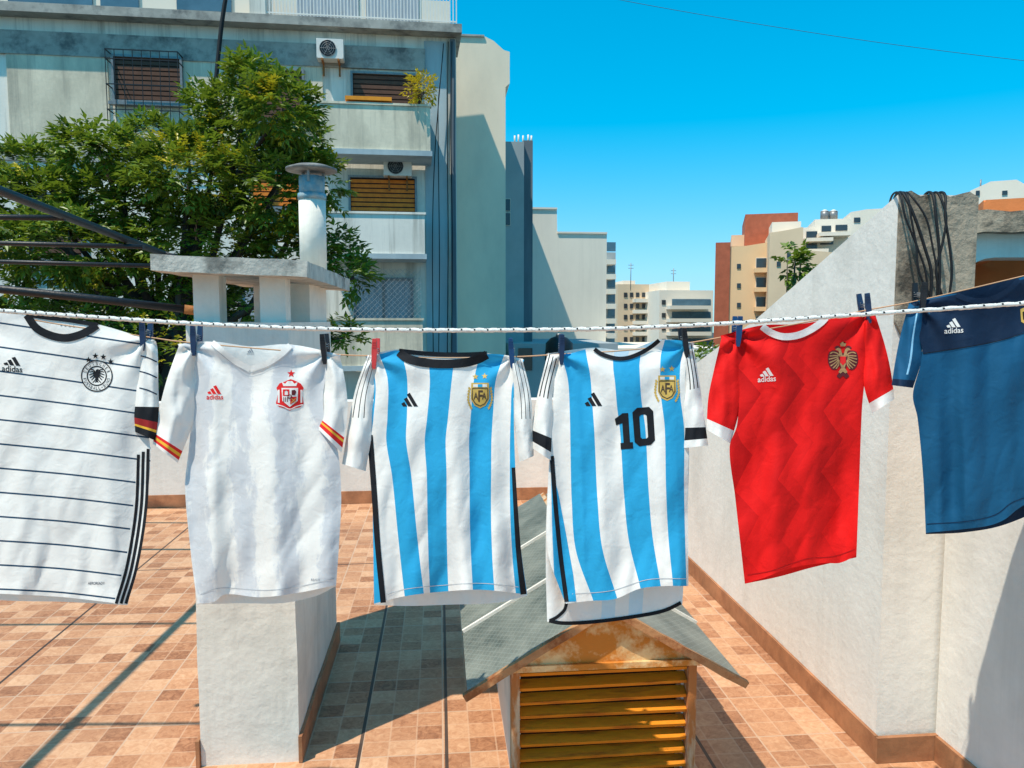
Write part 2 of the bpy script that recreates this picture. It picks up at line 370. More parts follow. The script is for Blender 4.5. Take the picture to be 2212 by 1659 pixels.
for i in range(10):
    z = .488-.0535*i
    g = NB(); Mx = Matrix.Translation((XC+.002*math.sin(i*3), Y0v+.030, z)) @ Matrix.Rotation(R(.5*math.sin(i*5.1)), 4, 'Y') @ Matrix.Rotation(R(22), 4, 'X')
    bx(g, -BW+.017, BW-.017, -.022, .022, -.008, .006, M=Mx)
    bmesh.ops.bevel(g, geom=g.edges[:], offset=.002, segments=1)
    obj('slat', g, mt('louvre'), t, ROOF.M)
g = NB(); prism(g, [(XC-BW-.01, .511), (XC+BW+.01, .511), (XC+BW+.01, .530), (XC+.02, .712), (XC-.02, .712), (XC-BW-.01, .530)], Y0v-.02, Y0v-.006)
obj('gable_board', g, mt('peeling'), t, ROOF.M)
g = NB(); bx(g, XC-BW-.015, XC+BW+.015, Y0v-.034, Y0v-.0205, .508, .530); obj('cross_rail', g, mt('peeling'), t, ROOF.M)
sl_ = math.atan2(AZ-EZ, HW); L = math.hypot(HW, AZ-EZ)
for sx in (-1, 1):
    Mr = Matrix.Translation((XC, 0, AZ)) @ (Matrix.Scale(-1, 4, (1,0,0)) if sx < 0 else Matrix.Identity(4)) @ Matrix.Rotation(sl_, 4, 'Y')
    ys = [Y0v-.04, Y0v+.50, Y0v+1.03, Y1v+.04]
    for j in range(3):
        g = NB(); bx(g, .01, L-.005, ys[j]+(.0 if j == 0 else -.03), ys[j+1], .001+.007*j, .007+.007*j, M=Mr); obj('glass_pane', g, mt('wired_glass'), t, ROOF.M)
    for j in (1, 2):
        g = NB(); bx(g, .02, L-.01, ys[j]-.045, ys[j]-.031, -.002, .012+.007*j, M=Mr); obj('glazing_bar', g, mt('plaster_pillar'), t, ROOF.M)
    g = NB(); bx(g, 0, L+.012, Y0v-.062, Y0v-.0405, -.016, .010, M=Mr); bmesh.ops.subdivide_edges(g, edges=g.edges[:], cuts=10, use_grid_fill=True)
    for v in g.verts: v.co += Vector((0, noise.noise(v.co*14), noise.noise(v.co*18+Vector((4, 0, 0)))))*.004
    obj('barge_board', g, mt('barge'), t, ROOF.M)
    g = NB(); bx(g, L-.06, L-.03, Y0v, Y1v, -.032, -.002, M=Mr); obj('eave_batten', g, mt('oldwood'), t, ROOF.M)
g = NB(); prism(g, [(XC-.05, AZ-.018), (XC, AZ+.02), (XC+.05, AZ-.018), (XC, AZ+.012)], Y0v-.03, Y1v+.04); obj('ridge_cap', g, mt('oldwood'), t, ROOF.M)

# ------------------------------------------------------------------ metal frame at left, pole
t = thing('metal_frame', 'black metal frame of rails and bars at the left, in front of the tree', 'metal frame', (-2.9, 6.6, 0))
b = at(352, 548, 6.3); a = Vector((b.x-.02, 1.3, 2.72)); m4 = at(0, 412, 4.3)
g = NB(); tube(g, [a, m4, b], .028, 10); obj('rail', g, mt('black_metal'), t)
b2 = at(440, 577, 6.6)
g = NB(); tube(g, [b, b2], .026, 8); obj('rail', g, mt('black_metal'), t)
g = NB(); tube(g, [b2, Vector((b2.x, b2.y, 0))], .026, 8); obj('post', g, mt('black_metal'), t)
g = NB(); tube(g, [Vector((a.x-.05, 1.35, 2.70)), Vector((a.x-.05, 1.35, 0))], .03, 8); obj('post', g, mt('black_metal'), t)
for (p, q, YY) in (((-300, 465), (140, 471), 4.9), ((-300, 518), (310, 533), 5.7), ((-300, 557), (350, 575), 6.25)):
    g = NB(); tube(g, [at(p[0], p[1], YY), at(q[0], q[1], YY)], .018, 8); obj('bar', g, mt('black_metal'), t)
for yy, x1 in ((3.45, -2.5), (2.35, -2.05)):
    g = NB(); tube(g, [Vector((-5, yy-.05, 2.48)), Vector((x1, yy, 2.48))], .012, 8); obj('bar', g, mt('black_metal'), t)
t = thing('line_pole', 'dark metal pole with a rusty end fixed to the chimney at line height', 'pole', at(432, 672, 3.15))
g = NB(); tube(g, [at(-200, 604, 2.7), at(200, 645, 3.0), at(400, 668, 3.13)], .016, 10); obj('tube', g, mt('black_metal'), t)
g = NB(); tube(g, [at(398, 668, 3.13), at(440, 673, 3.16)], .019, 10); obj('end_sleeve', g, mt('rust'), t)

# ------------------------------------------------------------------ clotheslines
LY = 2.2
LINE = [(-160, 640), (-60, 663), (100, 696), (312, 727), (421, 741), (701, 764), (810, 769), (950, 773), (1105, 771), (1213, 765), (1350, 757), (1479, 742), (1594, 722), (1730, 698), (1872, 670), (1990, 648), (2212, 596), (2420, 545)]
g = NB(); tube(g, [at(p[0], p[1], LY) for p in path(LINE, 120)], .0020, 6)
tag(obj('clothesline', g, simple('line_cord', (.60, .33, .18), .7), smooth=True), 'thin tan line the shirts are pegged to', 'clothesline')
RP = [(-250, 655), (0, 671), (200, 685), (420, 699), (640, 709), (860, 713), (1106, 713), (1350, 709), (1600, 697), (1850, 680), (2212, 655), (2450, 634)]
g = NB(); rp = path(RP, 780); RY = 1.72
tube(g, [at(p[0], p[1]+.4*math.sin(i*.6), RY) for i, p in enumerate(rp)], [.0050+.0004*math.sin(i*1.57) for i in range(781)], 12,
     mif=lambda i, k: 1 if ((i % 8 in (0, 1, 2)) and (k in ((i % 8)+1, (i % 8)+2, (i % 8)+7, (i % 8)+8)) and not (i % 8 == 1 and k % 2)) else 0)
tag(obj('rope', g, [simple('rope_white', (.86, .83, .77), .85, .12, 90, .5, 400), simple('rope_fleck', (.025, .025, .027), .9)], smooth=True), 'white braided rope with black flecks stretched across in front of the shirts', 'rope')
g = NB(); tube(g, [at(p[0], p[1], 16) for p in path([(1250, -22), (1340, 0), (1600, 46), (1900, 92), (2212, 131), (2500, 160)], 30)], .005, 5)
tag(obj('overhead_wire', g, simple('wire_grey', (.05, .11, .15), .7)), 'thin dark wire crossing the blue sky at the upper right', 'wire')

# ------------------------------------------------------------------ shirts
class Shirt:
    def __init__(s, label, cx, hw, yt, yb, Y0=LY, ky=0., tilt=.10, seed=1, amp=.028, bulge=.03, pegs=(), drift=0, wl=46):
        s.cx, s.hw, s.yt, s.yb, s.Y0, s.ky, s.tilt, s.seed, s.amp, s.b, s.pegs, s.drift, s.wl = cx, hw, yt, yb, Y0, ky, tilt, seed*7.31, amp, bulge, pegs, drift, wl
        s.t = thing('shirt', label, 'shirt', at(cx, yb, Y0-tilt), 0, 'football shirts hung on the line')
        s.bvh = {}
    def base(s, px, py):
        v = min(1.15, max(0, (py-s.yt)/(s.yb-s.yt)))
        a = s.amp*(.12+.88*min(1, v)**.7)
        q = px - s.drift*v
        f1 = noise.noise(Vector((q/s.wl, py/520, s.seed)))
        f2 = noise.noise(Vector(((q*.85+py*.5)/70, (-q*.5+py*.85)/260, s.seed+9)))
        f3 = noise.noise(Vector((q/26, py/110, s.seed+20)))
        f4 = abs(noise.noise(Vector((q/42+py/150, py/120, s.seed+33))))
        y = s.Y0+s.ky*(px-s.cx)/750-s.tilt*v + a*(1.3*f1+.5*f2)+.004*f3*(.4+v)-.007*f4*(.3+v)
        for (qx, qy) in s.pegs:
            dx, dy = px-qx, py-qy; r = math.hypot(dx, dy)+1
            y += .011*math.exp(-r/140)*math.sin(math.atan2(dx, dy)*6+s.seed)*min(1, r/30)
        return y
    def g(s, px): return max(0, 1-((px-s.cx)/s.hw)**2)
    def front(s, px, py): return s.base(px, py)-s.b*s.g(px)
    def back(s, px, py): return s.base(px, py)*.5+(s.Y0+s.ky*(px-s.cx)/750-s.tilt*min(1.1, max(0, (py-s.yt)/(s.yb-s.yt))))*.5+(s.b+.03)*s.g(px)+.006
    def on(s, which, px, py):
        d = ray(px, py)
        h = s.bvh[which].ray_cast(CAM, d.normalized()) if which in s.bvh else (None,)
        if h[0] is not None: return h[0].y
        return s.back(px, py) if which == 'back' else s.front(px, py)
def panel(sh, key, L, Rr, T, B, cols, mats, yfun, nv=130):
    g = NB(); uvl = g.loops.layers.uv.new('UVMap')
    us = []
    for i in range(len(cols)-1):
        a, b = cols[i], cols[i+1]
        n = max(2, int(round(96*max(b[0]-a[0], b[1]-a[1]))))
        for j in range(n): us.append((a[0]+(b[0]-a[0])*j/n, a[1]+(b[1]-a[1])*j/n, a[2]))
    us.append((cols[-1][0], cols[-1][1], 0))
    rows = []
    t0, t1 = T[0][1], T[-1][1]
    for r in range(nv+1):
        v = r/nv; l, rr = interp(L, v), interp(Rr, v); row = []
        for (ut, ub, m) in us:
            f = ut+(ub-ut)*v; x = l+(rr-l)*f
            tl = t0+(t1-t0)*f; bb = interp(B, f)
            y = tl+(bb-tl)*v+(interp(T, f)-tl)*max(0, 1-v/.55)**2
            row.append((g.verts.new(at(x, y, yfun(x, y))), f, (y-tl)/(bb-tl)))
        rows.append(row)
    for r in range(nv):
        for c in range(len(us)-1):
            q = [rows[r][c], rows[r+1][c], rows[r+1][c+1], rows[r][c+1]]
            fc = g.faces.new([w[0] for w in q]); fc.material_index = us[c][2]; fc.smooth = True
            for lp, w in zip(fc.loops, q): lp[uvl].uv = (w[1], 1-w[2])
    sh.bvh[key] = BVHTree.FromBMesh(g)
    return obj(key+'_panel', g, mats, sh.t, norm=False)
def sleeve(sh, outer, inner, mats, bands, bulge=.026, colf=None, dy=-.004, key=None):
    """bands: [(v0,v1,matindex)], first is the sleeve, rest is the cuff"""
    nv, nc = 44, 26
    po, pi_ = path(outer, nv), path(inner, nv)
    def pt(r, c, sgn):
        tt = c/nc; a, b = po[r], pi_[r]; x = a[0]+(b[0]-a[0])*tt; y = a[1]+(b[1]-a[1])*tt
        Y = sh.base(x, y)+dy-sgn*bulge*math.sin(math.pi*tt)*(.45+.55*r/nv)+.010*noise.noise(Vector((x/17, y/50, sh.seed+50)))
        if sgn < 0: Y += .004
        return at(x, y, Y)
    par = sh.t
    def build(name, sel, parent):
        g = NB()
        for sgn in (1, -1):
            grid = {}
            for r in range(nv):
                m = sel((r+.5)/nv)
                if m is None: continue
                for c in range(nc):
                    vs = []
                    for (rr, cc) in ((r, c), (r+1, c), (r+1, c+1), (r, c+1)):
                        if (rr, cc) not in grid: grid[(rr, cc)] = g.verts.new(pt(rr, cc, sgn))
                        vs.append(grid[(rr, cc)])
                    f = g.faces.new(vs); f.smooth = True; f.material_index = m
                    if colf and name == 'sleeve' and sgn > 0 and colf((c+.5)/nc, (r+.5)/nv) is not None: f.material_index = colf((c+.5)/nc, (r+.5)/nv)
        if name == 'sleeve' and key: sh.bvh[key] = BVHTree.FromBMesh(g)
        return obj(name, g, mats, parent, norm=False)
    v0, v1, m0 = bands[0]
    s_ = build('sleeve', lambda v: m0 if v < v1 else None, par)
    if len(bands) > 1:
        def sel(v):
            for b in bands[1:]:
                if b[0] <= v <= b[1]: return b[2]
            return None
        build('cuff', sel, s_)
    return s_
def strip_polys(pts, w, n=30, closed=False, w2=None):
    p = path(pts, n) if not closed else pts+[pts[0]]
    out = []; e = []
    m = len(p)-1
    for i, q in enumerate(p):
        if closed: a, b = p[(i-1) % m], p[(i+1) % m]
        else: a, b = p[max(0, i-1)], p[min(m, i+1)]
        dx, dy = b[0]-a[0], b[1]-a[1]; l = math.hypot(dx, dy) or 1
        ww = w if w2 is None else w+(w2-w)*i/m
        e.append(((q[0]-dy/l*ww/2, q[1]+dx/l*ww/2), (q[0]+dy/l*ww/2, q[1]-dx/l*ww/2)))
    for i in range(m): out.append([e[i][0], e[i+1][0], e[i+1][1], e[i][1]])
    return out
def deco(sh, name, polys, mat, parent=None, lv=1, on='front', label=None, maxlen=7):
    g = NB(); off = .0004+.0007*lv
    for poly in polys:
        if isinstance(poly, dict):
            vs = [g.verts.new((x, y, 0)) for x, y in poly['v']]
            for f in poly['f']:
                try: g.faces.new([vs[i] for i in f])
                except ValueError: pass
        else:
            g.faces.new([g.verts.new((x, y, 0)) for x, y in poly])
    big = [f for f in g.faces if len(f.verts) > 4]
    if big: bmesh.ops.triangulate(g, faces=big)
    for _ in range(5):
        es = [e for e in g.edges if e.calc_length() > maxlen]
        if not es: break
        bmesh.ops.subdivide_edges(g, edges=es, cuts=1, use_grid_fill=True)
    for v in g.verts: v.co = at(v.co.x, v.co.y, sh.on(on, v.co.x, v.co.y)-off)
    for f in g.faces: f.smooth = True
    return obj(name, g, mat, parent or sh.t, label=label, norm=False)
def text_geo(s, x0, y0, x1, y1, slope=0., bold=0.0):
    cu = bpy.data.curves.new('t', 'FONT'); cu.body = s; cu.offset = bold
    o = bpy.data.objects.new('t', cu); C.objects.link(o); bpy.context.view_layer.update()
    me = bpy.data.meshes.new_from_object(o.evaluated_get(bpy.context.evaluated_depsgraph_get()))
    xs = [v.co.x for v in me.vertices]; ys = [v.co.y for v in me.vertices]
    ax, bx_, ay, by = min(xs), max(xs), min(ys), max(ys)
    vs = []
    for v in me.vertices:
        X = x0+(v.co.x-ax)/(bx_-ax)*(x1-x0); Y = y1-(v.co.y-ay)/(by-ay)*(y1-y0)+slope*(X-x0)
        vs.append((X, Y))
    fs = [list(p.vertices) for p in me.polygons]
    bpy.data.objects.remove(o); bpy.data.curves.remove(cu); bpy.data.meshes.remove(me)
    return {'v': vs, 'f': fs}
def star(cx, cy, r, rot=0):
    return [(cx+(r if i % 2 == 0 else r*.42)*math.sin(rot+i*math.pi/5), cy-(r if i % 2 == 0 else r*.42)*math.cos(rot+i*math.pi/5)) for i in range(10)]
def circ(cx, cy, r, n=28, ry=None): return [(cx+r*math.cos(2*math.pi*i/n), cy+(ry or r)*math.sin(2*math.pi*i/n)) for i in range(n)]
def ring(cx, cy, r, w, n=36, ry=None): return strip_polys(circ(cx, cy, r, n, ry), w, closed=True)
def bars(x0, y0, x1, y1, slope=0.):
    w, h = x1-x0, y1-y0; out = []
    for xb, ht in ((.12, .20), (.43, .53), (.76, .86)):
        k_ = .60*h/w
        P = [(xb, 0), (xb+.24, 0), (xb+.24-k_*(ht+.13)*1.0, ht+.13), (xb-k_*ht, ht)]
        out.append([(x0+p[0]*w, y1-p[1]*h+slope*p[0]*w) for p in P])
    return out
def logo(sh, x0, y0, x1, y1, mat, text=None, slope=0., lv=1):
    deco(sh, 'logo', bars(x0, y0, x1, y1, slope), mat, lv=lv)
    if text: deco(sh, 'lettering', [text_geo(text, text_box[0], text_box[1], text_box[2], text_box[3], slope, .012)], mat, lv=lv)
wc, bk = mt('white_cloth'), mt('black_cloth')

# --- shirt 1 : pinstriped
s1 = Shirt('white shirt with thin navy pinstripes and a round eagle crest, far left', 120, 205, 690, 1300, pegs=[(312, 735), (-70, 690)], seed=1, amp=.022, wl=70, tilt=.11)
L1 = [(0, -72), (.15, -66), (.35, -72), (.6, -78), (1, -70)]; R1 = [(0, 318), (.08, 306), (.2, 300), (.33, 318), (.45, 325), (.7, 310), (1, 275)]
T1 = [(0, 676), (.2, 676), (.32, 684), (.36, 700), (.45, 728), (.53, 737), (.62, 728), (.70, 708), (.73, 703), (.85, 716), (1, 734)]
B1 = [(0, 1280), (.3, 1284), (.6, 1290), (1, 1306)]
panel(s1, 'front', L1, R1, T1, B1, [(0, 0, 0), (1, 1, 0)], mt('pinstripe_cloth'), s1.front)
panel(s1, 'back', L1, R1, [(0, 674), (.33, 680), (.52, 690), (.72, 700), (1, 732)], [(0, 1292), (.3, 1298), (.6, 1300), (1, 1307)], [(0, 0, 0), (1, 1, 0)], wc, s1.back)
deco(s1, 'collar', strip_polys([(58, 680), (78, 708), (108, 724), (140, 730), (170, 724), (195, 712), (210, 702)], 17), mt('black_cloth'), lv=3)
deco(s1, 'back_collar', strip_polys([(56, 680), (100, 686), (150, 692), (212, 702)], 9), mt('black_cloth'), on='back', lv=4)
sb = [mt('pinstripe_cloth'), mt('black_cloth'), mt('darkred_trim'), mt('gold_trim'), wc]
sleeve(s1, [(322, 732), (339, 745), (342, 830), (343, 890), (336, 952)], [(300, 752), (300, 800), (291, 850), (286, 885), (290, 932)], sb, [(0, .70, 4), (.70, .84, 1), (.84, .90, 2), (.90, .925, 3), (.925, 1, 1)], key='sleeve')
sleeve(s1, [(-80, 676), (-120, 790), (-150, 900)], [(-50, 700), (-62, 800), (-80, 925)], sb, [(0, .78, 4), (.78, .88, 1), (.88, .95, 2), (.95, 1, 3)])
for yy in (768, 802, 838): deco(s1, 'sleeve_line', strip_polys([(301, yy), (320, yy+5), (339, yy+14)], 2.6, 8), mt('navy_cloth'), on='sleeve')
deco(s1, 'side_panel', [[(296, 975), (292, 1060), (274, 1200), (246, 1304), (276, 1306), (300, 1200), (316, 1060), (326, 966)]], wc)
for dx in (0, 10.5, 21): deco(s1, 'side_stripe', strip_polys([(299+dx, 982-dx*.6), (294+dx, 1100), (275+dx, 1220), (251+dx, 1304)], 6.6, 40), mt('black_cloth'), lv=2)
cr = deco(s1, 'crest', [circ(209, 812, 33)], wc)
deco(s1, 'crest_ring', ring(209, 812, 33, 2.4)+ring(209, 812, 20.5, 2.6), mt('black_cloth'), cr, lv=2)
eb = [(-3, -7), (-2, -13), (2, -15), (6, -13), (3, -11), (3, -7), (4, 4), (2, 9), (4, 15), (0, 13), (-4, 15), (-2, 9), (-4, 4)]
eg = [[(209+x, 812+y) for x, y in eb]]
for sx in (-1, 1):
    for tx, ty in ((13, -13), (16, -8), (16.5, -2), (15, 4), (11.5, 9)):
        eg += strip_polys([(209+sx*3, 808+ty*.25), (209+sx*(tx*.6), 811+ty*.8-2), (209+sx*tx, 812+ty)], 3.2, 4, w2=1.8)
    eg += strip_polys([(209+sx*2, 818), (209+sx*6, 824), (209+sx*9, 826)], 2, 3)
deco(s1, 'crest_eagle', eg, mt('black_cloth'), cr, lv=2, maxlen=4)
let = []
for s0, a0, a1, flip in (('DEUTSCHER', 200, 340, 0), ('FUSSBALL-BUND', 165, 15, 1)):
    for i, ch in enumerate(s0):
        a = R(a0+(a1-a0)*i/(len(s0)-1)); x, y = 209+26.8*math.cos(a), 812+26.8*math.sin(a)
        ge = text_geo(ch, -2, -3.4, 2, 3.4); ro = a+math.pi/2 if not flip else a-math.pi/2
        if ch == '-': ge = text_geo('-', -1.5, -.6, 1.5, .6)
        ge['v'] = [(x+u*math.cos(ro)-w*math.sin(ro), y+u*math.sin(ro)+w*math.cos(ro)) for u, w in ge['v']]; let.append(ge)
deco(s1, 'crest_lettering', let, mt('black_cloth'), cr, lv=2)
for x_, y_ in ((191, 779), (206, 771), (223, 773), (239, 783)): deco(s1, 'crest_star', [star(x_, y_-2, 7)], mt('black_cloth'), cr, lv=2)
text_box = (4, 789, 48, 802); logo(s1, 5, 769, 44, 788, bk, 'adidas', .06)
deco(s1, 'lettering', [text_geo('AEROREADY', 190, 1257, 226, 1263)], mt('navy_cloth'))
for i in range(4): deco(s1, 'neck_star', [star(132+9*i, 702+1.0*i, 3.2)], mt('grey_print'), on='back')

# --- shirt 2 : white with grey blotches
s2 = Shirt('white and pale grey blotched shirt with red and yellow cuff bands, over the chimney', 570, 165, 745, 1300, pegs=[(421, 750), (701, 765)], seed=2, amp=.038, wl=52, tilt=.10)
L2 = [(0, 384), (.08, 412), (.2, 418), (.4, 408), (.55, 400), (.8, 412), (1, 426)]; R2 = [(0, 736), (.10, 704), (.25, 700), (.4, 728), (.6, 737), (.8, 733), (1, 726)]
T2 = [(0, 744), (.12, 738), (.22, 740), (.27, 752), (.36, 776), (.44, 797), (.47, 797), (.56, 780), (.63, 760), (.69, 746), (.85, 754), (1, 768)]
B2 = [(0, 1304), (.12, 1300), (.2, 1284), (.45, 1290), (.7, 1282), (1, 1264)]
panel(s2, 'front', L2, R2, T2, B2, [(0, 0, 0), (1, 1, 0)], mt('blotched_cloth'), s2.front)
panel(s2, 'back', L2, R2, [(0, 743), (.22, 738), (.45, 748), (.69, 744), (1, 766)], [(0, 1306), (.3, 1303), (.6, 1303), (.85, 1288), (1, 1266)], [(0, 0, 0), (1, 1, 0)], wc, s2.back)
deco(s2, 'collar', strip_polys([(458, 740), (478, 756), (508, 780), (540, 798)], 13, 16)+strip_polys([(540, 798), (578, 784), (606, 766), (627, 746)], 13, 16), wc, lv=4)
deco(s2, 'collar_edge', strip_polys([(455, 745), (474, 762), (505, 787), (540, 806), (582, 790), (611, 771), (631, 751)], 1.6, 30), mt('seam'), lv=5)
deco(s2, 'neck_logo', bars(534, 752, 548, 761), mt('grey_print'), on='back')
deco(s2, 'neck_lettering', [text_geo('adidas', 533, 762, 549, 766)], mt('grey_print'), on='back')
sb = [wc, mt('red_trim'), mt('gold_trim')]
sleeve(s2, [(388, 742), (362, 815), (345, 880), (330, 958)], [(424, 770), (420, 850), (418, 910), (384, 1000)], sb, [(0, .915, 0), (.915, .94, 1), (.94, .965, 2), (.965, .985, 1), (.985, 1, 0)])
sleeve(s2, [(734, 766), (748, 840), (750, 900), (738, 978)], [(700, 776), (699, 830), (692, 870), (684, 924)], sb, [(0, .865, 0), (.865, .89, 1), (.89, .92, 2), (.92, .95, 1), (.95, 1, 0)])
st = mt('red_trim'); mp_ = mt('maroon_print'); gp = mt('gold_print')
deco(s2, 'crest_star', [star(629, 807, 9)], st)
cr = deco(s2, 'crest', [[(597, 838), (604, 828), (616, 824), (622, 821), (628, 819), (634, 821), (641, 824), (650, 829), (656, 838), (652, 848), (656, 872), (648, 880), (636, 882), (626, 887), (615, 882), (603, 879), (596, 871), (601, 848)]], st)
deco(s2, 'crest_crown', [[(612, 834), (609, 825), (616, 829), (621, 823), (626, 829), (631, 823), (636, 829), (643, 825), (640, 834)]], wc, cr, lv=2)
deco(s2, 'crest_shield', [[(608, 838), (644, 838), (643, 866), (626, 879), (610, 866)]], wc, cr, lv=2)
deco(s2, 'crest_quarter', [[(611, 841), (625, 841), (625, 855), (611, 855)]], st, cr, lv=3)
deco(s2, 'crest_quarter', [[(627, 857), (641, 857), (639, 866), (627, 874)]], st, cr, lv=3)
deco(s2, 'crest_charge', [[(615, 853), (615, 845), (617, 847), (618, 843), (620, 847), (622, 845), (622, 853)]], wc, cr, lv=4)
deco(s2, 'crest_charge', [[(630, 843), (637, 842), (640, 846), (637, 854), (633, 850), (630, 853)]], mp_, cr, lv=3)
deco(s2, 'crest_charge', [q for i in range(3) for q in strip_polys([(613+4*i, 858), (613+4*i, 868)], 1.6, 2)], mp_, cr, lv=3)
deco(s2, 'crest_charge', strip_polys([(629, 860), (639, 870)], 1.4, 2)+strip_polys([(639, 860), (629, 870)], 1.4, 2), gp, cr, lv=4)
deco(s2, 'crest_roundel', ring(626, 857, 4, 2, 14), mp_, cr, lv=5)
for sx in (600, 649): deco(s2, 'crest_column', [[(sx, 842), (sx+4, 842), (sx+4, 870), (sx, 870)]], wc, cr, lv=2)
deco(s2, 'crest_ribbon', strip_polys([(598, 874), (612, 878), (626, 884), (640, 878), (654, 874)], 2.2, 14), wc, cr, lv=2)
text_box = (446, 852, 482, 863); logo(s2, 446, 832, 478, 851, st, 'adidas', .0)
deco(s2, 'lettering', [text_geo('READY', 672, 1250, 692, 1255)], mt('grey_print'))
deco(s2, 'hem_seam', strip_polys([(432, 1284), (480, 1270), (570, 1275), (640, 1268), (722, 1250)], 1.4, 60), mt('seam'))

# --- striped shirts
s3 = Shirt('sky blue and white striped shirt without a number, third from left', 965, 172, 765, 1300, pegs=[(810, 775), (1105, 775)], seed=3, amp=.038, wl=50, tilt=.10, drift=12)
L3 = [(0, 790), (.1, 808), (.25, 802), (.35, 795), (.5, 803), (.75, 806), (1, 808)]; R3 = [(0, 1132), (.1, 1112), (.22, 1110), (.4, 1112), (.65, 1118), (.85, 1128), (1, 1139)]
T3 = [(0, 770), (.1, 764), (.2, 757), (.24, 764), (.30, 778), (.4, 786), (.5, 788), (.6, 785), (.70, 775), (.76, 765), (.9, 768), (1, 778)]
B3 = [(0, 1304), (.2, 1288), (.45, 1278), (.7, 1274), (1, 1284)]
cols3 = [(0, 0, 1), (.004, .05, 0), (.085, .20, 1), (.225, .325, 0), (.40, .365, 1), (.555, .485, 0), (.715, .645, 1), (.875, .785, 0), (.994, .925, 1), (1, 1, 0)]
panel(s3, 'front', L3, R3, T3, B3, cols3, [wc, mt('sky_cloth')], s3.front)
panel(s3, 'back', L3, R3, [(0, 768), (.2, 755), (.5, 762), (.76, 763), (1, 776)], [(0, 1306), (.2, 1309), (.5, 1306), (.8, 1302), (1, 1287)], [(0, 0, 0), (1, 1, 0)], [wc], s3.back)
deco(s3, 'collar', strip_polys([(862, 760), (880, 774), (915, 783), (955, 786), (1000, 784), (1030, 777), (1052, 766)], 19), bk, lv=4)
deco(s3, 'back_collar', strip_polys([(862, 758), (910, 763), (960, 766), (1010, 766), (1052, 764)], 10), bk, on='back', lv=4)
sb = [wc, bk]
stf = lambda t_, v_: 1 if (v_ < .60 and (.10 < t_ < .17 or .33 < t_ < .40 or .56 < t_ < .63)) else None
sleeve(s3, [(795, 766), (768, 840), (752, 920), (739, 1002)], [(818, 790), (806, 860), (806, 920), (790, 1018)], sb, [(0, .93, 0), (.93, 1, 0)], colf=stf)
sleeve(s3, [(1128, 774), (1146, 850), (1151, 920), (1153, 985)], [(1100, 790), (1110, 860), (1112, 920), (1122, 998)], sb, [(0, .93, 0), (.93, 1, 0)], colf=stf)
deco(s3, 'side_stripe', strip_polys([(799, 940), (808, 1060), (816, 1180), (828, 1302)], 12, 40), bk, lv=2)
deco(s3, 'side_stripe', strip_polys([(1109, 1010), (1114, 1100), (1121, 1200), (1131, 1284)], 8, 40, w2=13), bk, lv=2)
deco(s3, 'hem_seam', strip_polys([(838, 1284), (880, 1272), (960, 1264), (1040, 1260), (1120, 1268)], 1.4, 60), mt('seam'))
def afa(sh, cx, cy, k_=1.0):
    def tr(p): return [(cx+x*k_, cy+y*k_) for x, y in p]
    cr = deco(sh, 'crest', [tr([(-19, -27), (19, -27), (20, 8), (12, 22), (0, 28), (-12, 22), (-20, 8)])], gp)
    deco(sh, 'crest_band', [tr([(-15, -24), (15, -24), (15, -18), (-15, -18)])], wc, cr, lv=2)
    deco(sh, 'crest_band', [tr([(-5, -24), (5, -24), (5, -18), (-5, -18)])], mt('sky_cloth'), cr, lv=3)
    deco(sh, 'crest_outline', strip_polys(tr([(-16.5, -15), (16.5, -15), (17, 7), (10, 18), (0, 23), (-10, 18), (-17, 7)]), 2.0, closed=True), mt('brown_print'), cr, lv=2)
    deco(sh, 'crest_lettering', [text_geo('A', cx-14*k_, cy-6*k_, cx-4*k_, cy+9*k_, 0, .02), text_geo('F', cx-4*k_, cy-11*k_, cx+6*k_, cy+14*k_, 0, .02), text_geo('A', cx+4*k_, cy-6*k_, cx+14*k_, cy+9*k_, 0, .02)], mt('brown_print'), cr, lv=2)
    for sx in (-1, 1):
        lv_ = []
        for i in range(8):
            a = i/7; x = sx*(22+2.5*math.sin(a*3)-10*max(0, a-.6)); y = -14+44*a-8*max(0, a-.7)
            lv_.append(tr([(x, y+3.6), (x+sx*4, y-1), (x+sx*2, y-5), (x-sx*2, y-1)]))
        deco(sh, 'crest_laurel', lv_, gp, cr)
    for sx in (-1, 1): deco(sh, 'crest_star', [star(cx+10*sx*k_, cy-41*k_-sx*.7, 7*k_)], gp, cr)
afa(s3, 1037, 854)
logo(s3, 866, 848, 903, 878, bk)

s4 = Shirt('sky blue and white striped shirt with a black number 10', 1340, 160, 755, 1345, pegs=[(1213, 765), (1479, 750)], seed=4, amp=.040, wl=50, tilt=.12, drift=20)
L4 = [(0, 1180), (.1, 1194), (.22, 1194), (.38, 1188), (.6, 1182), (.8, 1184), (1, 1222)]; R4 = [(0, 1500), (.07, 1484), (.2, 1480), (.35, 1488), (.6, 1486), (1, 1487)]
T4 = [(0, 766), (.15, 764), (.31, 753), (.36, 764), (.45, 775), (.54, 774), (.64, 762), (.73, 743), (.78, 735), (.92, 736), (1, 742)]
B4 = [(0, 1304), (.2, 1298), (.4, 1294), (.6, 1272), (.8, 1266), (1, 1266)]
cols4 = [(0, 0, 0), (.10, .225, 1), (.265, .42, 0), (.45, .61, 1), (.64, .775, 0), (.80, .875, 1), (.955, .985, 0), (1, 1, 0)]
panel(s4, 'front', L4, R4, T4, B4, cols4, [wc, mt('sky_cloth')], s4.front)
L4b = [(0, 1180), (.1, 1194), (.22, 1194), (.38, 1188), (.6, 1180), (.8, 1179), (1, 1182)]; R4b = R4[:-1]+[(1, 1474)]
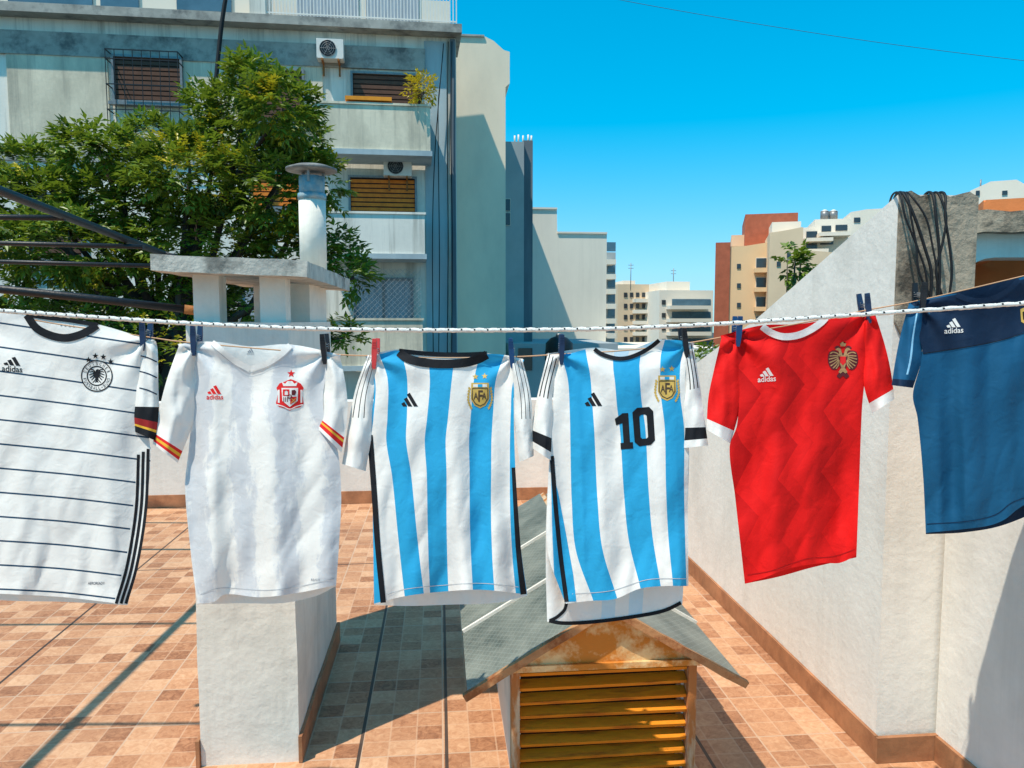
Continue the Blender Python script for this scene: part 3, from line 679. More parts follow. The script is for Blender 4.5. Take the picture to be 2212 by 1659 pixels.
panel(s4, 'back', L4b, R4b, [(0, 764), (.31, 751), (.55, 756), (.77, 734), (1, 740)], [(0, 1343), (.15, 1349), (.45, 1340), (.75, 1328), (1, 1305)], [(0, 0, 0), (.46, .40, 1), (.56, .50, 0), (.66, .60, 1), (.78, .70, 0), (1, 1, 0)], [wc, cloth('sky_cloth_inside', (.62, .76, .83))], s4.back)
deco(s4, 'side_panel', [[(1190, 1010), (1193, 1150), (1197, 1240), (1220, 1300), (1245, 1299), (1238, 1240), (1222, 1150), (1205, 1060)]], mt('sky_cloth'))
deco(s4, 'side_stripe', strip_polys([(1192, 985), (1200, 1090), (1211, 1200), (1224, 1300)], 9.5, 50), bk, lv=2)
deco(s4, 'back_piping', strip_polys([(1186, 1341), (1215, 1346), (1260, 1345), (1320, 1339), (1400, 1327), (1440, 1317), (1471, 1302)], 8, 50)+strip_polys([(1224, 1302), (1219, 1318), (1203, 1333), (1187, 1341)], 7, 16), bk, on='back', lv=2)
deco(s4, 'collar', strip_polys([(1284, 754), (1300, 765), (1330, 774), (1356, 773), (1385, 762), (1408, 748), (1424, 735)], 9), bk, lv=4)
stf2 = lambda t_, v_: 1 if (v_ < .42 and (.12 < t_ < .2 or .4 < t_ < .48 or .66 < t_ < .74)) else None
sleeve(s4, [(1184, 762), (1164, 840), (1152, 900), (1141, 962)], [(1210, 780), (1194, 850), (1194, 910), (1192, 996)], sb, [(0, .82, 0), (.82, .93, 1), (.93, 1, 0)], colf=stf2)
sleeve(s4, [(1496, 738), (1510, 820), (1520, 890), (1530, 962)], [(1474, 762), (1482, 830), (1476, 890), (1476, 968)], sb, [(0, .82, 0), (.82, .94, 1), (.94, 1, 0)], colf=stf2)
one = [[(1328, 905), (1346, 892), (1349, 912), (1331, 919)], [(1343, 893), (1357, 892), (1361, 956), (1347, 957)], [(1340, 957), (1367, 955), (1368, 969), (1341, 971)]]
outer = [(1366, 891), (1376, 881), (1402, 879), (1411, 888), (1415, 951), (1406, 961), (1381, 964), (1371, 955)]
inner = [(1381, 900), (1385, 896), (1393, 895), (1397, 898), (1400, 944), (1397, 947), (1388, 948), (1384, 945)]
deco(s4, 'number', one+[[outer[i], outer[(i+1) % 8], inner[(i+1) % 8], inner[i]] for i in range(8)], bk)
afa(s4, 1441, 838)
logo(s4, 1262, 847, 1301, 877, bk)
deco(s4, 'hem_seam', strip_polys([(1236, 1283), (1320, 1276), (1400, 1252), (1484, 1250)], 1.4, 50), mt('seam'))

# --- red shirt
zc = mt('zigzag_cloth'); rc = mt('red_cloth')
s5 = Shirt('bright red shirt with tonal zigzag pattern and white collar', 1725, 150, 690, 1250, pegs=[(1594, 728), (1872, 678)], seed=5, amp=.038, wl=55, tilt=.05, drift=-14, ky=.06)
L5 = [(0, 1556), (.07, 1586), (.2, 1596), (.36, 1592), (.45, 1576), (.65, 1588), (1, 1609)]; R5 = [(0, 1893), (.1, 1878), (.28, 1868), (.4, 1862), (.7, 1856), (1, 1850)]
T5 = [(0, 727), (.12, 718), (.26, 706), (.32, 716), (.40, 728), (.5, 726), (.6, 714), (.68, 696), (.72, 690), (.88, 678), (1, 674)]
B5 = [(0, 1259), (.15, 1250), (.4, 1228), (.7, 1216), (.85, 1216), (1, 1200)]
panel(s5, 'front', L5, R5, T5, B5, [(0, 0, 0), (1, 1, 0)], zc, s5.front)
panel(s5, 'back', L5, R5, [(0, 725), (.26, 703), (.5, 700), (.72, 688), (1, 672)], [(0, 1261), (.3, 1246), (.6, 1226), (1, 1204)], [(0, 0, 0), (1, 1, 0)], rc, s5.back)
deco(s5, 'collar', strip_polys([(1646, 705), (1664, 718), (1690, 727), (1720, 725), (1748, 714), (1772, 698), (1784, 686)], 15), wc, lv=4)
sb = [rc, wc]
sleeve(s5, [(1560, 724), (1542, 800), (1530, 860), (1526, 928)], [(1594, 750), (1596, 820), (1598, 880), (1578, 958)], sb, [(0, .88, 0), (.88, 1, 1)])
sleeve(s5, [(1889, 674), (1910, 740), (1924, 800), (1932, 862)], [(1866, 700), (1868, 770), (1866, 830), (1884, 893)], sb, [(0, .88, 0), (.88, 1, 1)])
dg = mt('dullgold_print')
def wing(sx):
    return [(1821+sx*x, 780+y) for x, y in ((2, -12), (8, -17), (15, -23), (22, -23), (29, -20), (32, -13), (33, -5), (32, 4), (29, 12), (24, 18), (17, 19), (10, 14), (8, 4))]
def head(sx):
    return [(1821+sx*x, 780+y) for x, y in ((1, -12), (3, -20), (5, -26), (9, -29), (13, -28), (17, -24), (12, -23), (9, -20), (8, -13))]
def grow(p, k_, c=(1821, 780)): return [(c[0]+(x-c[0])*k_, c[1]+(y-c[1])*k_) for x, y in p]
body_ = [(1821+x, 780+y) for x, y in ((-6, -14), (6, -14), (7, 6), (4, 16), (11, 26), (6, 30), (0, 25), (-6, 30), (-11, 26), (-4, 16), (-7, 6))]
cr = deco(s5, 'crest', [wing(1), wing(-1)], mp_)
deco(s5, 'crest_backing', [grow(body_, 1.25), grow(head(1), 1.16), grow(head(-1), 1.16)], mp_, cr, lv=1.4)
for sx in (-1, 1):
    fe = strip_polys([(1821+sx*6, 770), (1821+sx*13, 763), (1821+sx*22, 761), (1821+sx*28, 764)], 2.6, 6)
    for tx, ty in ((29, -11), (30.5, -4), (29.5, 3.5), (26.5, 10.5), (21.5, 15.5), (15, 16.5)):
        fe += strip_polys([(1821+sx*(7+tx*.1), 772+ty*.35), (1821+sx*(tx*.62), 776+ty*.7), (1821+sx*tx, 780+ty)], 2.2, 5, w2=2.8)
    deco(s5, 'crest_wing', fe, dg, cr, lv=2.3, maxlen=5)
for sx in (-1, 1): deco(s5, 'crest_head', [head(sx)], dg, cr, lv=3, maxlen=4)
deco(s5, 'crest_body', [grow(body_, .9)], dg, cr, lv=3, maxlen=4)
deco(s5, 'crest_crown', [[(1816, 748), (1814, 741), (1818, 744), (1821, 738), (1824, 744), (1828, 741), (1826, 748)]], dg, cr, lv=3)
deco(s5, 'crest_shield', [[(1815, 770), (1827, 770), (1827, 783), (1821, 789), (1815, 783)]], st, cr, lv=4)
text_box = (1637, 814, 1676, 826); logo(s5, 1640, 795, 1671, 814, wc, 'adidas', -.07)
deco(s5, 'hem_seam', strip_polys([(1614, 1242), (1670, 1232), (1740, 1208), (1800, 1202), (1846, 1187)], 1.4, 50), mt('redseam'))

# --- navy shirt
s6 = Shirt('dark blue shirt with a navy shoulder yoke at the far right', 2140, 175, 640, 1150, pegs=[(1990, 660), (2280, 590)], seed=6, amp=.050, wl=52, tilt=.05, drift=10, ky=-.02)
L6 = [(0, 1962), (.1, 1990), (.25, 1990), (.4, 1972), (.5, 1982), (.75, 1994), (1, 2000)]; R6 = [(0, 2310), (.15, 2292), (.5, 2285), (1, 2275)]
T6 = [(0, 654), (.12, 646), (.30, 634), (.36, 642), (.44, 645), (.54, 638), (.62, 620), (.68, 602), (.85, 588), (1, 580)]
B6 = [(0, 1151), (.3, 1143), (.5, 1135), (.62, 1122), (.72, 1100), (.8, 1088), (1, 1080)]
bc, nc_ = mt('blue_cloth'), mt('navy_cloth')
panel(s6, 'front', L6, R6, T6, B6, [(0, 0, 0), (1, 1, 0)], bc, s6.front)
panel(s6, 'back', L6, R6, [(0, 652), (.3, 630), (.5, 614), (.68, 598), (1, 578)], [(0, 1154), (.3, 1150), (.6, 1135), (1, 1090)], [(0, 0, 0), (1, 1, 0)], nc_, s6.back)
deco(s6, 'yoke', [[(1970, 656), (2000, 648), (2068, 636), (2088, 645), (2115, 649), (2150, 642), (2180, 624), (2200, 606), (2260, 592), (2288, 588), (2288, 690), (2250, 700), (2180, 730), (2110, 746), (2040, 757), (1994, 764)]], nc_)
deco(s6, 'collar', strip_polys([(2066, 636), (2086, 645), (2115, 650), (2150, 643), (2182, 624), (2202, 604)], 12), nc_, lv=4)
deco(s6, 'yoke_seam', strip_polys([(1994, 764), (2040, 757), (2110, 746), (2180, 730), (2286, 692)], 1.6, 40), mt('black_cloth'), lv=2)
sb = [bc, nc_, mt('paleblue_trim')]
sleeve(s6, [(1964, 654), (1946, 720), (1934, 780), (1926, 832)], [(1996, 676), (1992, 730), (1990, 780), (1972, 838)], sb, [(0, .9, 0), (.9, 1, 1)], colf=lambda t_, v_: 2 if (.52 < t_ < .62 and v_ < .85) else None)
sleeve(s6, [(2304, 582), (2330, 680), (2340, 760)], [(2280, 600), (2290, 690), (2290, 770)], sb, [(0, .9, 0), (.9, 1, 1)])
cr = deco(s6, 'crest', [[(2204, 668), (2218, 662), (2234, 664), (2232, 690), (2218, 702), (2206, 695)]], gp, lv=3)
deco(s6, 'crest_shield', [[(2209, 674), (2218, 669), (2228, 670), (2226, 687), (2218, 694), (2210, 690)]], mt('black_cloth'), cr, lv=4)
text_box = (2040, 709, 2081, 721); logo(s6, 2043, 688, 2075, 708, wc, 'adidas', -.06, lv=3.5)
deco(s6, 'hem_seam', strip_polys([(2002, 1132), (2090, 1126), (2150, 1112), (2190, 1084), (2260, 1062)], 1.6, 50), nc_)

# ------------------------------------------------------------------ pegs
pm = {c: simple('peg_'+c, v, .4, .1, 20) for c, v in {'navy': (.015, .04, .10), 'black': (.014, .014, .018), 'red': (.72, .06, .06), 'blue': (.01, .06, .17)}.items()}
def peg(px, py, sh, col, label, tilt=0.):
    yc = sh.front(px, py+14)
    c = at(px, py, yc)
    t = thing('clothes_peg', label, 'clothes peg', c, 0, 'plastic pegs on the clothesline')
    for s_, yy in ((1, -.011), (-1, .034)):
        g = NB(); Mx = Matrix.Translation(c) @ Matrix.Rotation(tilt, 4, 'Y') @ Matrix.Translation((0, yy, 0)) @ Matrix.Rotation(R(5)*s_, 4, 'X')
        prof = [(-.0035, -.040), (.0035, -.040), (.0052, -.028), (.0065, .0), (.0065, .020), (.0052, .046), (-.0052, .046), (-.0065, .020), (-.0065, 0), (-.0052, -.028)]
        prism(g, [(x*1.15, z) for x, z in prof], -.004, .004)
        for zz in (.022, .029, .036): bx(g, -.0055, .0055, -.0052 if s_ > 0 else .0041, -.0041 if s_ > 0 else .0052, zz, zz+.003)
        obj('prong', g, pm[col], t, Mx)
    g = NB(); Mx = Matrix.Translation(c)
    tube(g, [(.009*math.cos(a/5*2*math.pi)*.9, .012+.026*math.sin(a/5*2*math.pi), .004+.0012*a) for a in range(13)], .0012, 5)
    obj('spring', g, mt('grey_metal'), t, Mx)
peg(312, 727, s1, 'navy', 'dark blue peg on the shoulder of the pinstriped shirt', R(2))
peg(421, 738, s2, 'navy', 'dark blue peg on the left shoulder of the white and grey shirt', R(2))
peg(701, 756, s2, 'black', 'black peg on the right shoulder of the white and grey shirt', R(-3))
peg(810, 766, s3, 'red', 'red peg, the only red one on the line', R(3))
peg(1105, 765, s3, 'blue', 'blue peg on the right shoulder of the striped shirt without a number', R(-4))
peg(1213, 757, s4, 'navy', 'dark blue peg on the left shoulder of the shirt numbered 10', R(1))
peg(1479, 742, s4, 'black', 'black peg beside the crest of the shirt numbered 10', R(-8))
peg(1594, 718, s5, 'blue', 'blue peg on the left shoulder of the red shirt', R(2))
peg(1872, 668, s5, 'navy', 'dark blue peg on the right shoulder of the red shirt', R(-9))
peg(1990, 645, s6, 'black', 'black peg on the shoulder of the dark blue shirt', R(0))

# ------------------------------------------------------------------ cables over the wall end
for i, (x0, x1, x2, x3, rr) in enumerate(((1930, 1948, 2000, 2004, .004), (1938, 1968, 2012, 2010, .0055), (1944, 1960, 1986, 2016, .004), (2000, 2014, 2030, 2028, .0055), (2014, 2036, 2022, 2040, .0045), (2026, 2034, 2056, 2050, .005), (1952, 1992, 2024, 2024, .0035))):
    pts = [at(x0-14, 470, 3.30), at(x0-6, 430, 3.02), at(x0+4, 416, 2.92), at(x0+16, 423, 2.85), at(x1+8, 470, 2.83), at((x1+x2)/2+6, 530, 2.83), at(x2, 590, 2.83), at(x3, 660, 2.84), at(x3+6, 760, 2.85)]
    n = 36; out = []
    for j in range(n+1):
        out.append([interp([(q/8, p[a]) for q, p in enumerate(pts)], j/n) for a in range(3)])
    g = NB(); tube(g, out, rr, 6)
    tag(obj('cable', g, mt('cable_black'), smooth=True), 'black cable draped over the stained end of the white wall', 'cable', 'cables draped over the wall end')

# ------------------------------------------------------------------ arched neighbour house at right
AR = R(-24)
fr = Fr(3.0, 4.9, AR)
t = thing('arched_house', 'terracotta arched porch with a weathered pale lintel, behind the wall at the far right', 'house', fr.M @ Vector((1.2, .5, 0)), AR)
def hp(px, py, yl=0): return fr.hit(px, py, yl)
g = NB(); pr = [hp(2036, 1000), hp(2036, 520), hp(2088, 470), hp(2600, 468), hp(2600, 1000), hp(2500, 1000), hp(2500, 556), hp(2150, 556)]
pr += [hp(2150-88*math.sin(a), 640-84*math.cos(a)) for a in [R(q) for q in (15, 30, 45, 60, 75, 90)]] + [hp(2062, 1000)]
prism(g, pr, 0, .28); obj('arch_wall', g, mt('plaster'), t, fr.M)
g = NB(); fbox(g, fr, 2030, 520, 2800, 1000, .9, 1.0); obj('back_wall', g, mt('terracotta'), t, fr.M)
g = NB()
for j in range(9):
    a0, a1 = R(90-10*j), R(80-10*j)
    p0, p1 = hp(2150-84*math.sin(a0), 640-80*math.cos(a0), .28), hp(2150-84*math.sin(a1), 640-80*math.cos(a1), .28)
    vs = [g.verts.new((p0[0], .285, p0[1])), g.verts.new((p1[0], .285, p1[1])), g.verts.new((p1[0], .9, p1[1])), g.verts.new((p0[0], .9, p0[1]))]
    g.faces.new(vs)
obj('vault', g, mt('terracotta'), t, fr.M)
g = NB(); x0, z1 = hp(2082, 457, -.12); x1, z0 = hp(2700, 480, -.12)
bx(g, x0, x1, -.12, 1.0, z0, z1); bmesh.ops.subdivide_edges(g, edges=g.edges[:], cuts=10, use_grid_fill=True)
for v in g.verts: v.co += Vector((noise.noise(v.co*6), noise.noise(v.co*6+Vector((3,0,0))), noise.noise(v.co*7+Vector((0,4,0)))))*.035
obj('lintel_ledge', g, mt('dirty_concrete'), t, fr.M)
g = NB(); x0, z1 = hp(2125, 432, .1); x1, z0 = hp(2700, 456, .1)
bx(g, x0, x1, .1, .9, z0-.05, z1); bmesh.ops.bevel(g, geom=g.edges[:], offset=.012, segments=2)
obj('roof_edge', g, mt('terracotta'), t, fr.M)

# ------------------------------------------------------------------ left apartment building
A = Fr(-1.35, 19.0, R(7.5), -10)
t = thing('apartment_building', 'large weathered pale apartment block with balconies and brown shutters, filling the left', 'building', A.M @ Vector((-7, 1, 0)), R(7.5))
xl_, _ = A.hit(-330, 400, 0); _, ztop = A.hit(970, 82, 0)
g = NB(); bx(g, xl_, 0, 0, 1.3, 0, ztop); obj('wall', g, mt('facade_pale'), t, A.M)
g = NB(); bx(g, xl_, .12, -.38, 1.35, ztop+.002, ztop+.20); obj('cornice', g, mt('cornice'), t, A.M)
g = NB(); bx(g, xl_, -.1, .75, 1.3, ztop+.202, ztop+1.15); obj('penthouse', g, mt('far_white'), t, A.M)
for (a, b) in ((15, 200), (215, 300), (380, 500)):
    g = NB(); fbox(g, A, a, -30, b, 26, .70, .74); obj('penthouse_window', g, mt('glass_blue'), t, A.M)
for (a, b) in ((640, 775), (790, 905)):
    g = NB(); fbox(g, A, a, -30, b, 50, .70, .74); obj('penthouse_shutter', g, mt('curtain'), t, A.M)
g = NB()
x0, _ = A.hit(545, 30, -.25); nb = 62
for j in range(nb): xx = x0+(0-x0)*j/(nb-1); bx(g, xx-.012, xx+.012, -.26, -.236, ztop+.2, ztop+.92)
bx(g, x0, 0, -.262, -.234, ztop+.86, ztop+.90); bx(g, x0, 0, -.262, -.234, ztop+.27, ztop+.30)
obj('railing', g, mt('white_metal'), t, A.M)
g = NB(); bx(g, x0-.05, x0+.3, -.3, .6, ztop+.202, ztop+1.0); obj('terrace_pier', g, mt('facade_pale'), t, A.M)
g = NB(); fbox(g, A, 12, 108, 240, 335, -.05, -.002); obj('concrete_panel', g, mt('facade_grey'), t, A.M)
g = NB(); fbox(g, A, 243, 108, 700, 335, -.045, -.002); obj('concrete_panel', g, mt('facade_grey'), t, A.M)
g = NB(); fbox(g, A, -330, 100, 918, 105, -.075, -.003); obj('string_course', g, mt('cornice'), t, A.M)
g = NB(); fbox(g, A, -330, 336, 700, 341, -.07, -.003); obj('string_course', g, mt('cornice'), t, A.M)
g = NB(); fbox(g, A, 916, 88, 972, 1300, -.03, -.002); obj('pilaster', g, mt('facade_blue_shade'), t, A.M)  # strip carries its bluish shade in the colour, along with blue paint
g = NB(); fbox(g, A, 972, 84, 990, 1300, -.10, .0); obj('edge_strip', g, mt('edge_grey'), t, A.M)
def window(x0, y0, x1, y1, pane, base=-.052, grille=False, frm='grey_metal', slat=True):
    g = NB(); a, zt_ = A.hit(x0, y0, base); b, zb = A.hit(x1, y1, base)
    w_ = .05
    for q in ((a-w_, a, zb-w_, zt_+w_), (b, b+w_, zb-w_, zt_+w_), (a, b, zt_, zt_+w_), (a, b, zb-w_, zb)): bx(g, q[0], q[1], base-.09, base, q[2], q[3])
    bx(g, a-.12, b+.12, base-.16, base, zb-w_-.07, zb-w_-.002)
    fo = obj('window', g, mt(frm), t, A.M)
    g = NB(); bx(g, a, b, base-.022, base-.001, zb, zt_, 1 if slat else 0)
    if slat:
        z = zb+.03
        while z < zt_-.03: bx(g, a+.01, b-.01, base-.036, base-.0225, z, z+.080); z += .11
    obj('shutter' if slat else 'pane', g, [mt(pane), mt('slat_gap_shade')] if slat else mt(pane), fo, A.M)
    if not slat:
        g = NB(); mid = (a+b)/2; bx(g, mid-.03, mid+.03, base-.05, base-.0225, zb, zt_); obj('mullion', g, mt(frm), fo, A.M)
    if grille:
        g = NB(); d = base-.42; zb2 = zb-.75
        for j in range(9): xx = a-.05+(b-a+.1)*j/8; bx(g, xx-.007, xx+.007, d, d+.014, zb2, zt_+.05)
        for zz in (zb2, zb-.3, zb+.25, zb+.8, zt_+.05): bx(g, a-.06, b+.06, d-.001, d+.02, zz-.010, zz+.010); bx(g, a-.06, a-.045, d, base, zz-.012, zz+.012); bx(g, b+.045, b+.06, d, base, zz-.012, zz+.012)
        obj('grille', g, mt('black_metal'), fo, A.M)
window(247, 124, 393, 222, 'shutter_brown', grille=True)
window(518, 150, 655, 262, 'shutter_brown')
window(762, 160, 905, 290, 'shutter_brown', -.002)
window(540, 378, 650, 448, 'shutter_orange', -.002)
window(757, 384, 897, 480, 'shutter_orange', -.002)
window(768, 604, 890, 700, 'curtain', -.002, slat=False)
window(60, 420, 180, 560, 'shutter_brown', -.002)
window(520, 600, 650, 700, 'curtain', -.002, slat=False)
def balcony(x0, y0, x1, y1, m='facade_grey'):
    D_ = -1.15
    a, zt_ = A.hit(x0, y0, D_); b, zb = A.hit(x1, y1, D_)
    g = NB(); bx(g, a, b, D_, D_+.12, zb+.12, zt_); bx(g, a, a+.12, D_+.122, -.06, zb+.12, zt_-.002); bx(g, b-.12, b, D_+.122, -.06, zb+.12, zt_-.002)
    bx(g, a-.03, b+.03, D_-.03, D_+.15, zt_+.001, zt_+.05)
    bmesh.ops.bevel(g, geom=g.edges[:], offset=.008, segments=1)
    p = obj('balcony', g, mt(m), t, A.M)
    g = NB(); bx(g, a-.04, b+.04, D_-.04, -.06, zb, zb+.118); obj('slab', g, mt('facade_blue_shade'), p, A.M)
balcony(675, 222, 930, 338); balcony(700, 460, 918, 560, 'facade_pale'); balcony(700, 692, 914, 800)
g = NB(); a, zt_ = A.hit(752, 580, -1.06); b, zb = A.hit(910, 690, -1.06)
h = zt_-zb
for j in range(-14, 20):
    x = a+.13*j
    for sgn in (1, -1):
        lo, hi = Vector((x, -1.06, zb)), Vector((x+sgn*h, -1.06, zt_))
        dx = hi.x-lo.x
        t0 = max(0, min((a-lo.x)/dx, (b-lo.x)/dx)); t1 = min(1, max((a-lo.x)/dx, (b-lo.x)/dx))
        if t1-t0 > .03: tube(g, [lo.lerp(hi, t0), lo.lerp(hi, t1)], .003, 3, False)
obj('safety_net', g, mt('net'), t, A.M)
def ac(x0, y0, x1, y1, label, d=-.42):
    a, zt_ = A.hit(x0, y0, d); b, zb = A.hit(x1, y1, d)
    o = thing('air_conditioner', label, 'air conditioner', A.M @ Vector(((a+b)/2, d/2, zb-.08)), R(7.5))
    g = NB(); bx(g, a, b, d, -.1, zb, zt_); bmesh.ops.bevel(g, geom=g.edges[:], offset=.02, segments=2); obj('casing', g, mt('white_metal'), o, A.M)
    cx_, cz, r_ = a+(b-a)*.42, (zt_+zb)/2, (zt_-zb)*.42
    g = NB(); tube(g, [(cx_, d-.004, cz), (cx_, d-.012, cz)], r_, 24); obj('fan_opening', g, mt('black_metal'), o, A.M)
    g = NB()
    for q in range(1, 5): tube(g, [(cx_+r_*q/4*math.cos(w), d-.018, cz+r_*q/4*math.sin(w)) for w in [2*math.pi*e/20 for e in range(21)]], .006, 4, False)
    for q in range(6): w = q*math.pi/3; tube(g, [(cx_, d-.018, cz), (cx_+r_*math.cos(w), d-.018, cz+r_*math.sin(w))], .006, 4, False)
    obj('fan_guard', g, mt('grey_metal'), o, A.M)
    for xx in (a+.1, b-.14):
        g = NB(); bx(g, xx, xx+.04, d-.02, -.05, zb-.05, zb-.002); bx(g, xx, xx+.04, -.09, -.052, zb-.3, zb-.052); obj('bracket', g, mt('rust'), o, A.M)
ac(683, 82, 742, 127, 'white air conditioner high on the weathered facade, below the cornice')
ac(828, 338, 890, 380, 'white air conditioner under the upper balcony, above the orange shutter')
g = NB(); fbox(g, A, 745, 206, 846, 218, -1.2, -.95)
tag(obj('plank', g, mt('orange_board'), M=A.M), 'orange plank lying on the upper balcony parapet', 'plank')
# facade cables
g = NB(); tube(g, [at(q[0], q[1], 17.5) for q in path([(490, -20), (478, 60), (466, 180), (455, 300)], 14)], .05, 6); tag(obj('cable', g, mt('cable_black')), 'thick black cable hanging down in front of the tall facade above the tree', 'cable')
for i, p in enumerate(([(968, 90), (966, 300), (968, 500), (966, 780)], [(976, 90), (974, 300), (977, 520), (975, 800)], [(958, 95), (940, 320), (934, 520), (936, 790)], [(950, 180), (946, 260), (949, 560), (947, 800)])):
    g = NB(); tube(g, [A.M @ Vector((A.hit(q[0], q[1], -.14)[0], -.14-.02*i, A.hit(q[0], q[1], -.14)[1])) for q in path(p, 24)], .012, 5)
    tag(obj('cable', g, mt('cable_black')), 'thin dark cable running down the right edge of the weathered facade', 'cable', 'cables down the facade edge')

# ------------------------------------------------------------------ further buildings
def block(name, label, x0, x1, ytop, D, depth, mat, profile=None, rot=TH, z0=-10, cat='building'):
    p = at(x0, 690, D); f = Fr(p.x, p.y, rot, z0)
    o = thing(name, label, cat, f.M @ Vector((0, 0, 0)), rot)
    g = NB()
    if profile: pr = [(f.hit(a, b)[0], f.hit(a, b)[1]) for a, b in profile]; pr = [(pr[0][0], 0)]+pr+[(pr[-1][0], 0)]; prism(g, pr, 0, depth)
    else:
        xr = f.hit(x1, ytop)[0]; bx(g, 0, xr, 0, depth, 0, f.hit((x0+x1)/2, ytop)[1])
    obj('wall', g, mt(mat), o, f.M)
    return o, f
def wins(o, f, rects, mat='glass_dark', name='window', d=.05, frame=None):
    for (a, b, c, e) in rects:
        if frame:
            g = NB(); fbox(g, f, a-1.2, b-1.2, c+1.2, e+1.2, -d*.5, -.003); q = obj(name, g, mt(frame), o, f.M)
            g = NB(); fbox(g, f, a, b, c, e, -d, -d*.5-.003); obj('pane', g, mt(mat), q, f.M)
        else:
            g = NB(); fbox(g, f, a, b, c, e, -d, -.003); obj(name, g, mt(mat), o, f.M)
def balcs(o, f, rects, mat='far_white', d=1.0):
    for (a, b, c, e) in rects:
        g = NB(); fbox(g, f, a, b, c, e, -d, -.004); obj('balcony', g, mt(mat), o, f.M)
o, f = block('party_wall_building', 'tall cream blank-walled building just right of the weathered block', 975, 1101, 78, 21.0, 8, 'cream', [(960, 76), (1048, 79), (1066, 88), (1088, 108), (1101, 112), (1101, 180), (1092, 188), (1092, 300)])
g = NB(); fbox(g, f, 960, 72, 1046, 79, -.05, .4); obj('coping', g, mt('cornice'), o, f.M)
o, f = block('grey_building', 'narrow blue grey building with rooftop rails beside the cream blank wall', 1090, 1132, 306, 26, 6.0, 'bluegrey')
wins(o, f, [(1092, 430, 1102, 455), (1092, 460, 1102, 486)], frame='far_white')
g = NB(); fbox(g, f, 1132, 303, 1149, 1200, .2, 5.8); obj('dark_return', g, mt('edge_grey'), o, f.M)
g = NB()
for xx in (1112, 1120, 1130, 1141, 1148): a_, zb = f.hit(xx, 310, .3); zt_ = f.hit(xx, 289+(xx % 3)*2, .3)[1]; tube(g, [(a_, .3, zb), (a_, .3, zt_)], .03, 5)
obj('rooftop_rail', g, mt('white_metal'), o, f.M)
o, f = block('stepped_building', 'broad off-white blank building with a stepped roofline in the middle', 1135, 1311, 450, 32.5, 10, 'offwhite', [(1120, 451), (1203, 452), (1204, 503), (1311, 505)])
g = NB(); fbox(g, f, 1204, 500, 1312, 505, -.06, .5); fbox(g, f, 1120, 447, 1204, 452, -.06, .5); obj('coping', g, mt('far_white'), o, f.M)
o, f = block('balcony_building', 'slim building with stacked glass balconies behind the stepped white building', 1305, 1330, 545, 42, 8, 'bluegrey')
balcs(o, f, [(1311, y, 1331, y+11) for y in (560, 592, 624, 656, 688, 720)], 'far_white', 1.2)
wins(o, f, [(1313, y+12, 1328, y+28) for y in (560, 592, 624, 656, 688)], 'glass_blue')
g = NB(); fbox(g, f, 1311, 523, 1330, 543, -.8, -.7); obj('glass_screen', g, mt('glass_blue'), o, f.M)
o, f = block('far_block', 'distant cream block with small dark windows and roof aerials', 1334, 1402, 614, 64, 12, 'far_cream')
wins(o, f, [(1348+i*13, y, 1355+i*13, y+10) for y in (632, 656, 680, 704, 728) for i in range(4)])
balcs(o, f, [(1372, y, 1400, y+8) for y in (645, 669, 693, 717)], 'far_white', .9)
g = NB(); fbox(g, f, 1346, 606, 1372, 614, 1, 5); obj('roof_room', g, mt('far_white'), o, f.M)
o, f = block('far_block', 'small distant tan block squeezed between two paler blocks', 1401, 1428, 632, 70, 10, 'far_cream')
wins(o, f, [(1407+i*9, y, 1412+i*9, y+8) for y in (650, 674, 698, 722) for i in range(2)])
o, f = block('far_block', 'distant white block with wide dark balcony bands and a rooftop mast', 1424, 1541, 627, 60, 14, 'far_white')
wins(o, f, [(1452, y, 1535, y+14) for y in (646, 673, 702, 731)], 'glass_blue')
balcs(o, f, [(1448, y, 1537, y+8) for y in (660, 688, 717)], 'far_white', 1.1)
wins(o, f, [(1430, y, 1438, y+10) for y in (648, 676, 704, 732)])
g = NB(); fbox(g, f, 1440, 608, 1490, 627, 2, 8); obj('roof_room', g, mt('far_white'), o, f.M)
for (x_, y_) in ((1455, 580), (1363, 568)):
    g = NB(); a_, zt_ = f.hit(x_, y_, 3); zb = f.hit(x_, 628, 3)[1]; tube(g, [(a_, 3, zb), (a_, 3, zt_)], .035, 4)
    for q in range(2): bx(g, a_-.22, a_+.22, 2.98, 3.02, zt_-.2-q*.25, zt_-.16-q*.25)
    obj('mast', g, mt('grey_metal'), o, f.M)
RB = R(-15)
o, f = block('beige_building', 'beige apartment building with a brick red side strip and rooftop tower', 1547, 1662, 530, 45, 9, 'beige', [(1562, 533), (1612, 531), (1662, 523)], rot=RB)
g = NB(); fbox(g, f, 1546, 524, 1562, 1200, -.1, 6); obj('brick_side', g, mt('brick'), o, f.M)
g = NB(); fbox(g, f, 1610, 463, 1722, 531, 2, 8); obj('brick_tower', g, mt('brick'), o, f.M)
g = NB(); fbox(g, f, 1580, 508, 1612, 531, 3, 7); obj('roof_room', g, mt('far_cream'), o, f.M)
wins(o, f, [(1634, y, 1655, y+20) for y in (558, 600, 642, 684)], frame='far_white')
wins(o, f, [(1592, y, 1600, y+10) for y in (570, 612, 654, 696)])
balcs(o, f, [(1630, y, 1660, y+9) for y in (579, 621, 663)], 'beige', .8)
o, f = block('beige_annex', 'plain beige block between the brick tower and the white stepped flats', 1660, 1790, 488, 42, 10, 'far_cream', [(1663, 503), (1700, 497), (1735, 490), (1735, 540), (1800, 545)], rot=RB)
wins(o, f, [(1678, 565, 1686, 575), (1700, 545, 1708, 556)])
g = NB(); fbox(g, f, 1668, 480, 1730, 500, 1.5, 6); obj('roof_room', g, mt('far_white'), o, f.M)
